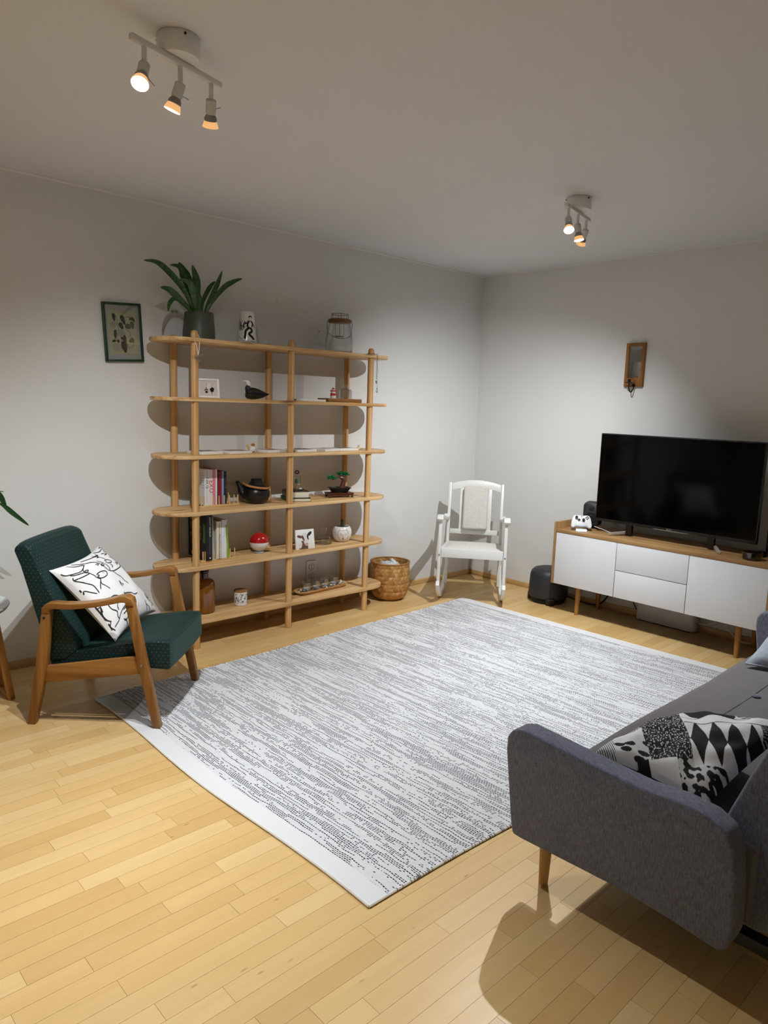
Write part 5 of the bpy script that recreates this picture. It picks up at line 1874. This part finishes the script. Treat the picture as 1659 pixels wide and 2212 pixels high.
# ---------------------------------------------------------------- framed botanical print on the left wall
bt = thing('framed_botanical_print', 'dark green frame with a botanical print of a climbing plant on the left wall', 'picture', (-3.064, 0, 1.780), 0)
bt.rotation_euler = (0, -rad(3.2), 0)
M_DG = plain('dark_green_frame', (20, 56, 34), .4, bump=.1)
FWd, FHt = .107, .157
for lo, hi in (((-FWd, -.022, -FHt), (-FWd+.0125, -.001, FHt)), ((FWd-.0125, -.022, -FHt), (FWd, -.001, FHt)), ((-FWd+.0125, -.022, -FHt), (FWd-.0125, -.001, -FHt+.0125)), ((-FWd+.0125, -.022, FHt-.0125), (FWd-.0125, -.001, FHt))):
    part('frame_bar', MB().box(lo, hi), M_DG, bt, bevel=.002)
part('mount', MB().box((-FWd+.0125, -.0100, -FHt+.0125), (FWd-.0125, -.004, FHt-.0125)), plain('grey_mount', (196, 194, 190), .6), bt)
sh_ = part('sheet', MB().prism(rrect(-.080, -.116, .080, .116, .006), 'xz', -.0116, -.0104), plain('aged_paper', (214, 208, 170), .7, var=.06, bscale=20), bt)
flat = lambda s, z: Vector((s, -.0120, z))
bs = MB()
VINE = [[(-.020, -.108), (-.012, -.060), (-.018, -.010), (-.028, .040), (-.030, .075), (-.042, .098)], [(-.012, -.060), (.010, -.050), (.030, -.082), (.052, -.070), (.058, -.045)], [(.016, .080), (.040, .084), (.060, .070)], [(-.02, -.01), (-.04, -.03), (-.05, -.06)],
        [(.036, .088), (.050, .074), (.048, .060)], [(.010, .020), (.034, .006), (.040, -.02)]]
for v in VINE:
    ribbon(bs, flat, smooth_path(v, 5), .0022)
part('vine_stem', bs, plain('print_brown', (78, 70, 54), .8), sh_, smooth=0)
LD, LL, LG_ = plain('print_dark_leaf', (58, 54, 44), .8), plain('print_mid_leaf', (120, 112, 88), .8), plain('print_pale_flower', (188, 180, 160), .8)


def heart(cx, cz, L, w, ang):
    pts = []
    for q in [2*math.pi*i/20 for i in range(20)]:
        x = w*math.sin(q)*(1-.35*math.cos(q))*.9
        y_ = L*(.5-.5*math.cos(q)) - L*.5
        pts.append((x, y_))
    ca_, sa_ = math.cos(ang), math.sin(ang)
    return [(cx+x*ca_-y_*sa_, cz+x*sa_+y_*ca_) for x, y_ in pts]


BL = [(-.046, .078, .045, .010, .1, LD), (.004, .066, .055, .013, .35, LD), (-.008, .034, .040, .013, .4, LD), (.030, .032, .034, .016, 1.0, LL), (.054, .040, .040, .013, .2, LL), (-.044, -.010, .048, .010, -.1, LD), (.002, -.030, .052, .015, .5, LD),
      (.002, -.078, .064, .017, .2, LD), (.044, -.042, .032, .014, -1.1, LL), (.052, .074, .030, .010, -1.3, LL), (-.050, -.045, .016, .007, 1.2, LD), (-.058, -.048, .016, .007, -.9, LD), (-.030, -.048, .02, .008, .2, LD), (.064, .066, .02, .008, .4, LL)]
for cx_, cz_, L_, w_, a_, m__ in BL:
    part('printed_leaf', MB().add([flat(a, b)-Vector((0, .0003, 0)) for a, b in heart(cx_, cz_, L_, w_, a_)], [tuple(range(20))]), m__, sh_, smooth=0)
for cx_, cz_, r_ in ((-.052, .040, .021), (-.014, -.004, .024), (-.040, -.080, .023)):
    fl_ = MB().add([Vector((cx_+r_*(1+.12*math.cos(5*q))*math.cos(q), -.0126, cz_+r_*.85*(1+.12*math.cos(5*q))*math.sin(q))) for q in [2*math.pi*i/30 for i in range(30)]], [tuple(range(30))])
    f_ = part('printed_flower', fl_, LG_, sh_, smooth=0)
    ln2 = MB()
    for k in range(7):
        q = 2*math.pi*k/7
        ribbon(ln2, lambda s, z: Vector((s, -.0129, z)), [(cx_, cz_), (cx_+r_*.8*math.cos(q), cz_+r_*.7*math.sin(q))], .0012)
    part('petal_lines', ln2, LL, sh_, smooth=0)
cap = text_mb('CONVOLVULUS', .0065, frame_M((.000, -.0120, .107), (1, 0, 0), (0, 0, 1)))
part('printed_title', cap, LD, sh_, smooth=0)
part('glazing', MB().box((-FWd+.0125, -.0165, -FHt+.0125), (FWd-.0125, -.0150, FHt-.0125)), M_CLEAR, bt)

# ---------------------------------------------------------------- mirror sconce on the right wall
ms = thing('mirror_sconce', 'small pine-framed mirror with black candle arm on the right wall', 'mirror', (0, -1.403, 1.765))
M_SC = wood('sconce_pine', (164, 112, 56), (126, 78, 34), 'Z', .45, 26)
for lo, hi in (((-.024, -.070, -.150), (-.001, -.048, .150)), ((-.024, .048, -.150), (-.001, .070, .150)), ((-.024, -.048, .128), (-.001, .048, .150)), ((-.024, -.048, -.150), (-.001, .048, -.090))):
    part('frame_bar', MB().box(lo, hi), M_SC, ms, bevel=.002)
part('mirror_glass', MB().box((-.010, -.048, -.090), (-.005, .048, .128)), plain('mirror_silver', (222, 224, 224), .02, 1.0), ms)
part('mirror_glass_shelf', MB().box((-.020, -.0478, -.104), (-.0241, .0478, -.090)), M_SC, ms)
M_IRON = plain('black_iron', (14, 14, 14), .5, .4)
arm_ = smooth_path([(-.024, -.010, -.142), (-.034, -.008, -.168), (-.052, -.004, -.188), (-.070, .000, -.172), (-.074, .002, -.138), (-.074, .002, -.126)], 5)
ar_ = part('candle_arm', MB().tube([Vector(p) for p in arm_], .0042, 8), M_IRON, ms)
part('drip_pan', MB().lathe([(0, 0), (.020, .001), (.030, .005), (.030, .007), (0, .004)], (-.074, .002, -.128), 20), M_IRON, ar_)
part('candle_cup', MB().lathe([(.0105, 0), (.0115, .026), (.0095, .026), (.0095, .004), (0, .004)], (-.074, .002, -.125), 16), M_IRON, ar_)
part('fixing_boss', MB().lathe([(0, 0), (.010, .001), (.012, .006), (.008, .010), (0, .011)], n=14, M=Matrix.Translation((-.024, -.010, -.140)) @ Matrix.Rotation(rad(-90), 4, 'Y')), M_IRON, ms)

# ---------------------------------------------------------------- basket
BC = Vector((-1.125, -.166, 0))
bk = thing('woven_basket', 'round woven bamboo basket holding a crumpled plastic bag', 'basket', BC)
M_BAM = [wood('bamboo_a', (214, 168, 106), (184, 132, 74), 'Z', .5, 20), wood('bamboo_b', (196, 146, 86), (160, 110, 58), 'Z', .5, 20)]
BH = .282
BPF = [(.088, .004), (.117, .020), (.134, .050), (.144, .100), (.147, .16), (.146, .22), (.142, BH)]


def brad(z):
    for (r0, z0), (r1, z1) in zip(BPF, BPF[1:]):
        if z <= z1:
            k = max(0, (z-z0)/(z1-z0))
            return r0+(r1-r0)*k
    return BPF[-1][0]


NS = 30
for fam in (0, 1):
    for i in range(NS):
        sgn = 1 if fam == 0 else -1
        vs, fs, m_ = [], [], 42
        for k in range(m_+1):
            z = .004 + (BH-.004)*k/m_
            q = 2*math.pi*i/NS + sgn*(z/BH)*2*math.pi*.16
            cell = (k/m_)*8 + (0 if fam == 0 else 0)
            off = .0026*sgn*math.cos(math.pi*(z/BH)*.32*NS)
            r = brad(z)+off
            dq = .0140/max(.09, r)
            vs += [Vector((r*math.cos(q-dq), r*math.sin(q-dq), z)), Vector((r*math.cos(q+dq), r*math.sin(q+dq), z))]
        fs = [(2*k, 2*k+1, 2*k+3, 2*k+2) for k in range(m_)]
        st = MB().add(vs, fs)
        # thickness
        inner = [Vector((v.x*(1-.0014/max(.05, math.hypot(v.x, v.y))), v.y*(1-.0014/max(.05, math.hypot(v.x, v.y))), v.z)) for v in vs]
        b0 = len(vs)
        st.add(inner, [(2*k+2, 2*k+3, 2*k+1, 2*k) for k in range(m_)])
        for k in range(m_):
            st.f += [(2*k, 2*k+2, b0+2*k+2, b0+2*k), (2*k+3, 2*k+1, b0+2*k+1, b0+2*k+3)]
            st.mi += [0, 0]
        part('woven_strip', st, M_BAM[fam if i % 3 else 1-fam], bk, smooth=40)
part('base', MB().lathe([(0, .002), (.088, .002), (.090, .008), (0, .008)], n=32), M_BAM[1], bk)
part('rim', MB().tube([Vector((0.1425*math.cos(rad(a)), 0.1425*math.sin(rad(a)), BH)) for a in range(0, 361, 10)], .0055, 8), M_BAM[1], bk)
lash = MB()
for k in range(56):
    q = 2*math.pi*k/56
    c_ = Vector((0.1425*math.cos(q), 0.1425*math.sin(q), BH))
    e_ = Vector((math.cos(q), math.sin(q), 0))
    lash.tube([c_ + e_*(.0066*math.cos(rad(a))) + Vector((0, 0, .0066*math.sin(rad(a)))) + Vector((-math.sin(q), math.cos(q), 0))*(a/360*.006) for a in range(0, 361, 60)], .0011, 4)
part('rim_lashing', lash, plain('lashing', (150, 106, 58), .6), bk)['kind'] = 'stuff'
bag = MB()
nb_ = 26


def bagp(a, b):
    th, ph = a*2*math.pi, b*math.pi*.62
    n_ = mnoise.noise(Vector((math.cos(th)*2.3, math.sin(th)*2.3, b*4)))
    n2_ = mnoise.noise(Vector((math.cos(th)*7, math.sin(th)*7, b*9)))
    r = .088*math.sin(ph)*(1+.25*n_+.15*n2_)
    return Vector((r*math.cos(th), r*math.sin(th), .165 + .075*math.cos(ph)*(1+.5*n_) + .02*n2_))


bag.grid(bagp, 40, 22)
solo('plastic_bag', bag, plain('thin_plastic', (214, 216, 218), .25, spec=.6), 'crumpled translucent white plastic bag inside the woven basket', 'bag', BC + Vector((.01, .005, .035)), merge=True, smooth=50)

# ---------------------------------------------------------------- subwoofer, speakers
M_SPK = plain('speaker_dark_grey', (38, 40, 44), .5)
M_SPKB = plain('speaker_black', (14, 14, 15), .6)
sw = thing('subwoofer', 'dark grey round subwoofer on the floor beside the cabinet', 'speaker', (-.205, -.95, 0))
part('body', MB().lathe([(0, .262), (.08, .261), (.112, .252), (.132, .232), (.140, .205), (.147, .060), (.146, .048), (.138, .042), (0, .042)], n=44), M_SPK, sw)
part('base', MB().lathe([(0, 0), (.118, 0), (.124, .006), (.124, .022), (.112, .042), (0, .042)], n=40), M_SPKB, sw)
q_ = math.atan2(CAM_LOC.y+.95, CAM_LOC.x+.205) + rad(8)
fx = Vector((math.cos(q_), math.sin(q_), 0))
tx = Vector((-math.sin(q_), math.cos(q_), 0))
for k in range(3):
    Mk = Matrix.Rotation(q_ + k*2*math.pi/3, 4, 'Z')
    ft = part('foot', MB().prism([(-.030, 0), (.030, 0), (.036, .058), (-.036, .058)], 'yz', .120, .150), M_SPKB, sw, bevel=.003)
    ft.data.transform(Mk)
    if k == 0:
        part('brand_lettering', text_mb('GENELEC', .0085, frame_M(fx*.1512 + Vector((0, 0, .044)), tx, (0, 0, 1))), plain('brand_silver', (170, 170, 172), .4), ft)


def speaker(label, loc, rotz):
    t = thing('speaker', label, 'speaker', loc, rotz, 'small loudspeakers beside the television')
    # local: front towards -x
    o_ = rrect(-.060, .022, .060, .190, (.018, .018, .030, .030), 6)
    bd = MB()
    m = len(o_)
    secs = [(-.052, .90), (-.046, .97), (-.030, 1.0), (.040, 1.0), (.052, .93)]
    for x, k in secs:
        bd.v += [Vector((x, a*k, .106+(b-.106)*k)) for a, b in o_]
    for s in range(len(secs)-1):
        for i in range(m):
            bd.f.append((s*m+i, s*m+(i+1) % m, (s+1)*m+(i+1) % m, (s+1)*m+i))
            bd.mi.append(0)
    bd.f += [tuple(range(m)), tuple(reversed(range((len(secs)-1)*m, len(secs)*m)))]
    bd.mi += [0, 0]
    part('cabinet', bd, M_SPK, t, smooth=50)
    R = Matrix.Rotation(rad(-90), 4, 'Y')
    part('tweeter', MB().lathe([(0, .004), (.009, .003), (.011, .0), (.020, .001), (.021, 0)], n=24, M=Matrix.Translation((-.0525, 0, .146)) @ R), plain('tweeter_metal', (70, 70, 72), .3, .8), t)
    part('woofer', MB().lathe([(0, .001), (.012, .003), (.016, -.001), (.036, .003), (.040, .0015), (.041, 0)], n=28, M=Matrix.Translation((-.0525, 0, .082)) @ R), M_SPKB, t)
    part('stand', MB().lathe([(0, 0), (.040, 0), (.042, .004), (.026, .012), (.022, .026), (0, .026)], n=24), M_SPKB, t)
    return t


speaker('small dark grey loudspeaker behind the game controller, left of the television', (-.155, -1.245, .604), rad(20))
speaker('small dark grey loudspeaker at the right edge of the cabinet', (-.130, -2.492, .604), rad(-20))
sb = MB().box((-.030, -.028, 0), (.030, .028, .030))
solo('black_box', sb, M_SPKB, 'small black device behind the smoked glass bowl on the cabinet', 'device', (-.185, -2.405, .604), bevel=.003)

# ---------------------------------------------------------------- game controller on its dock
gc = thing('game_controller', 'white game controller standing on a glowing charging dock', 'game controller', (-.345, -1.277, .604), rad(-52))
M_GCW = plain('controller_white', (236, 236, 238), .3)
lean = Matrix.Translation((0, .012, .012)) @ Matrix.Rotation(rad(-22), 4, 'X')
# local x to the right, front faces -y; outline in x,z
half = [(0, .092), (.022, .094), (.038, .096), (.054, .090), (.062, .074), (.068, .048), (.071, .022), (.068, .008), (.057, .002), (.046, .010), (.032, .018), (0, .020)]
ol_ = half + [(-a, b) for a, b in half[::-1][1:-1]]
cb_ = MB().prism(ol_, 'xz', -.020, .016)
cb_.v = [lean @ p for p in cb_.v]
part('shell', cb_, M_GCW, gc, bevel=.010, seg=4, smooth=60)
fcp = MB().prism([(-.044, .016), (.044, .016), (.034, .048), (-.034, .048)], 'xz', -.0225, .012)
fcp.v = [lean @ p for p in fcp.v]
part('dock_cradle', fcp, plain('dock_white', (222, 224, 228), .35), gc, bevel=.005, seg=3)
fy_ = Matrix.Rotation(rad(90), 4, 'X')
for x, z, r in ((-.036, .078, .0095), (.012, .060, .0095)):
    part('thumbstick', MB().lathe([(.006, 0), (.006, .008), (r, .009), (r, .013), (.006, .014), (0, .0135)], n=18, M=lean @ Matrix.Translation((x, -.020, z)) @ fy_), M_SPKB, gc)
dp = MB().box((-.0035, 0, -.010), (.0035, .003, .010)).box((-.010, 0, -.0035), (.010, .003, .0035))
dp.v = [lean @ (p + Vector((-.018, -.0225, .060))) for p in dp.v]
part('direction_pad', dp, M_SPKB, gc)
for dx, dz in ((-.0085, 0), (.0085, 0), (0, .0085), (0, -.0085)):
    part('button', MB().lathe([(.0042, 0), (.0042, .003), (.003, .004), (0, .004)], n=12, M=lean @ Matrix.Translation((.038+dx, -.020, .077+dz)) @ fy_), M_SPKB, gc)
part('guide_button', MB().lathe([(.005, 0), (.005, .0012), (0, .0014)], n=14, M=lean @ Matrix.Translation((0, -.020, .086)) @ fy_), plain('guide_grey', (176, 178, 182), .4), gc)
part('dock_foot', MB().box((-.036, -.006, 0), (.036, .046, .012)), plain('dock_white', (222, 224, 228), .35), gc, bevel=.002)
part('dock_light', MB().box((-.036, -.014, .0), (.036, -.006, .012)), plain('dock_glow', (200, 232, 255), .5, emit=(176, 222, 255), estr=2.4), gc, bevel=.001)
cab = [tuple(at(1283, 1137, 'x', -.30)), (-.285, -1.40, .630), (-.262, -1.455, .612), (-.255, -1.52, .608), (-.215, -1.58, .608)]
solo('charging_cable', MB().tube([Vector(p) for p in smooth_path(cab, 6)], .0020, 7), plain('cable_white', (226, 226, 224), .5), 'thin white cable running from the controller dock behind the television foot', 'cable', (-.262, -1.46, .606), W=True)

# smoked fluted glass bowl
fb = MB()
nr = 48
prf = [(.046, .001), (.050, .006), (.052, .040), (.053, .046), (.047, .046), (.046, .016), (.0, .014)]
for r, z in prf[:-1]:
    for i in range(nr):
        k = 1 + .05*abs(math.cos(4*math.pi*i/nr*1.0*1.5)) * (1 if r > .0465 else .5)
        fb.v.append(Vector((r*k*math.cos(2*math.pi*i/nr), r*k*math.sin(2*math.pi*i/nr), z)))
for s in range(len(prf)-2):
    for i in range(nr):
        fb.f.append((s*nr+i, s*nr+(i+1) % nr, (s+1)*nr+(i+1) % nr, (s+1)*nr+i))
        fb.mi.append(0)
fb.f += [tuple(reversed(range(nr))), tuple(range((len(prf)-2)*nr, (len(prf)-1)*nr))]
fb.mi += [0, 0]
solo('glass_bowl', fb, glass('smoked_glass', (176, 164, 146), 1.5, gain=1.3), 'smoked fluted glass candle bowl on the right of the cabinet top', 'bowl', (-.335, -2.413, .604))

# ---------------------------------------------------------------- under the cabinet
pw_ = thing('white_box', 'pale grey rounded device under the television cabinet by the wall', 'device', (-.062, -1.815, 0))
part('casing', MB().prism(rrect(-.044, -.208, .044, .208, .028), 'xy', .006, .188), plain('pale_grey_plastic', (204, 206, 216), .45), pw_, bevel=.004)
part('foot_strip', MB().box((-.035, -.18, 0), (.035, .18, .006)), M_SPKB, pw_)
part('brand_lettering', text_mb('ePRINT', .010, frame_M((-.0445, .0, .030), (0, -1, 0), (0, 0, 1))), plain('ink_grey', (140, 140, 144), .6), pw_)


def cable(label, pts, r, c, nm):
    o_ = MB().tube([Vector(p) for p in smooth_path(pts, 6)], r, 7)
    base_ = Vector(pts[0])
    solo('cable', o_, plain(nm, c, .5), label, 'cable', base_, W=True, group='cables under the cabinet')


cable('thick black cable from the subwoofer along the wall under the cabinet', [(-.10, -1.02, .05), (-.05, -1.14, .012), (-.045, -1.24, .010), (-.03, -1.30, .035), (-.025, -1.36, .12), (-.028, -1.40, .2)], .005, (18, 18, 18), 'cable_black')
cable('thin black cable looping beside the pale grey device', [(-.03, -1.50, .21), (-.035, -1.55, .10), (-.04, -1.585, .055), (-.05, -1.60, .09), (-.03, -1.575, .21)], .0028, (18, 18, 18), 'cable_black')
cable('thin white cable leaving the right side of the pale grey device', [(-.06, -2.025, .070), (-.058, -2.06, .066), (-.05, -2.12, .085), (-.035, -2.17, .14), (-.03, -2.19, .21)], .004, (222, 222, 224), 'cable_white')
cable('thick white cable hanging in a long loop near the right cabinet leg', [(-.03, -2.185, .21), (-.05, -2.205, .11), (-.07, -2.26, .045), (-.075, -2.33, .018), (-.06, -2.40, .05), (-.03, -2.43, .21)], .0055, (222, 222, 224), 'cable_white')

# ---------------------------------------------------------------- side table and plant at the left edge
stb = thing('side_table', 'white side table with pale wooden legs at the left edge', 'side table', (-4.03, -.33, 0))
part('table_top', MB().lathe([(0, .445), (.20, .445), (.232, .452), (.242, .468), (.240, .472), (.228, .466), (.20, .460), (0, .458)], n=48), plain('table_white', (224, 228, 226), .35), stb)
M_TLEG = wood('table_leg_pine', (190, 140, 82), (160, 108, 56), 'Z', .45, 28)
for sx_ in (-1, 1):
    for sy_ in (-1, 1):
        part('leg', MB().bar([(sx_*.218, sy_*.07, 0.002), (sx_*.160, sy_*.06, .446)], (0, 1, 0), .026, .030), M_TLEG, stb, bevel=.002)
    part('foot_rail', MB().bar([(sx_*.212, -.07, .016), (sx_*.212, .07, .016)], (1, 0, 0), .024, .022), M_TLEG, stb, bevel=.002)
gpz = .459
pt = thing('potted_houseplant', 'leafy green houseplant leaning in at the left edge', 'potted plant', (-4.05, -.33, gpz))
part('pot', MB().lathe([(0, 0), (.058, 0), (.062, .004), (.078, .125), (.080, .130), (.074, .130), (.072, .115), (0, .115)], n=32), M_WHITEC, pt)
for tip, mid, w_ in ((at(62, 1135, 'y', -.30), at(29, 1110, 'y', -.31), .0105), (at(13, 1098, 'y', -.30), at(4, 1078, 'y', -.31), .011), (at(8, 1062, 'y', -.34), at(-14, 1060, 'y', -.33), .003)):
    b0 = Vector((-4.05, -.33, gpz+.115))
    j0 = mid + (mid-tip)*.9 + Vector((-.02, 0, .012))
    st_ = smooth_path([tuple(b0), tuple((b0+j0)/2 + Vector((-.02, 0, .10))), tuple(j0)], 5)
    part('stem', MB().tube([Vector(p) for p in st_], .003, 6), M_LEAF2, pt, W=True)
    pth = smooth_path([tuple(j0), tuple((j0+mid)/2 + Vector((0, 0, .006))), tuple(mid), tuple(tip)], 5)
    N = len(pth)
    ws = [.0015 + w_*math.sin(math.pi*min(1, max(0, (i/(N-1)-.15)/.85)))**.8 for i in range(N)]
    part('leaf', leaf(pth, ws, (-.3, -.8, .5), .3), M_LEAF2, pt, W=True, smooth=60)
for k in range(7):
    a = rad(110+k*32)
    b0 = Vector((-4.05, -.33, gpz+.115))
    tp_ = b0 + Vector((.22*math.cos(a), .16*math.sin(a), .20+.05*(k % 3)))
    pth = smooth_path([tuple(b0), tuple(b0 + (tp_-b0)*.55 + Vector((0, 0, .10))), tuple(tp_)], 7)
    N = len(pth)
    part('leaf', leaf(pth, [.002 + (.026*math.sin(math.pi*max(0, (i/(N-1)-.35)/.65)) if i/(N-1) > .35 else 0) for i in range(N)], (0, -.5, .8), .3), M_LEAF2, pt, W=True, smooth=60)
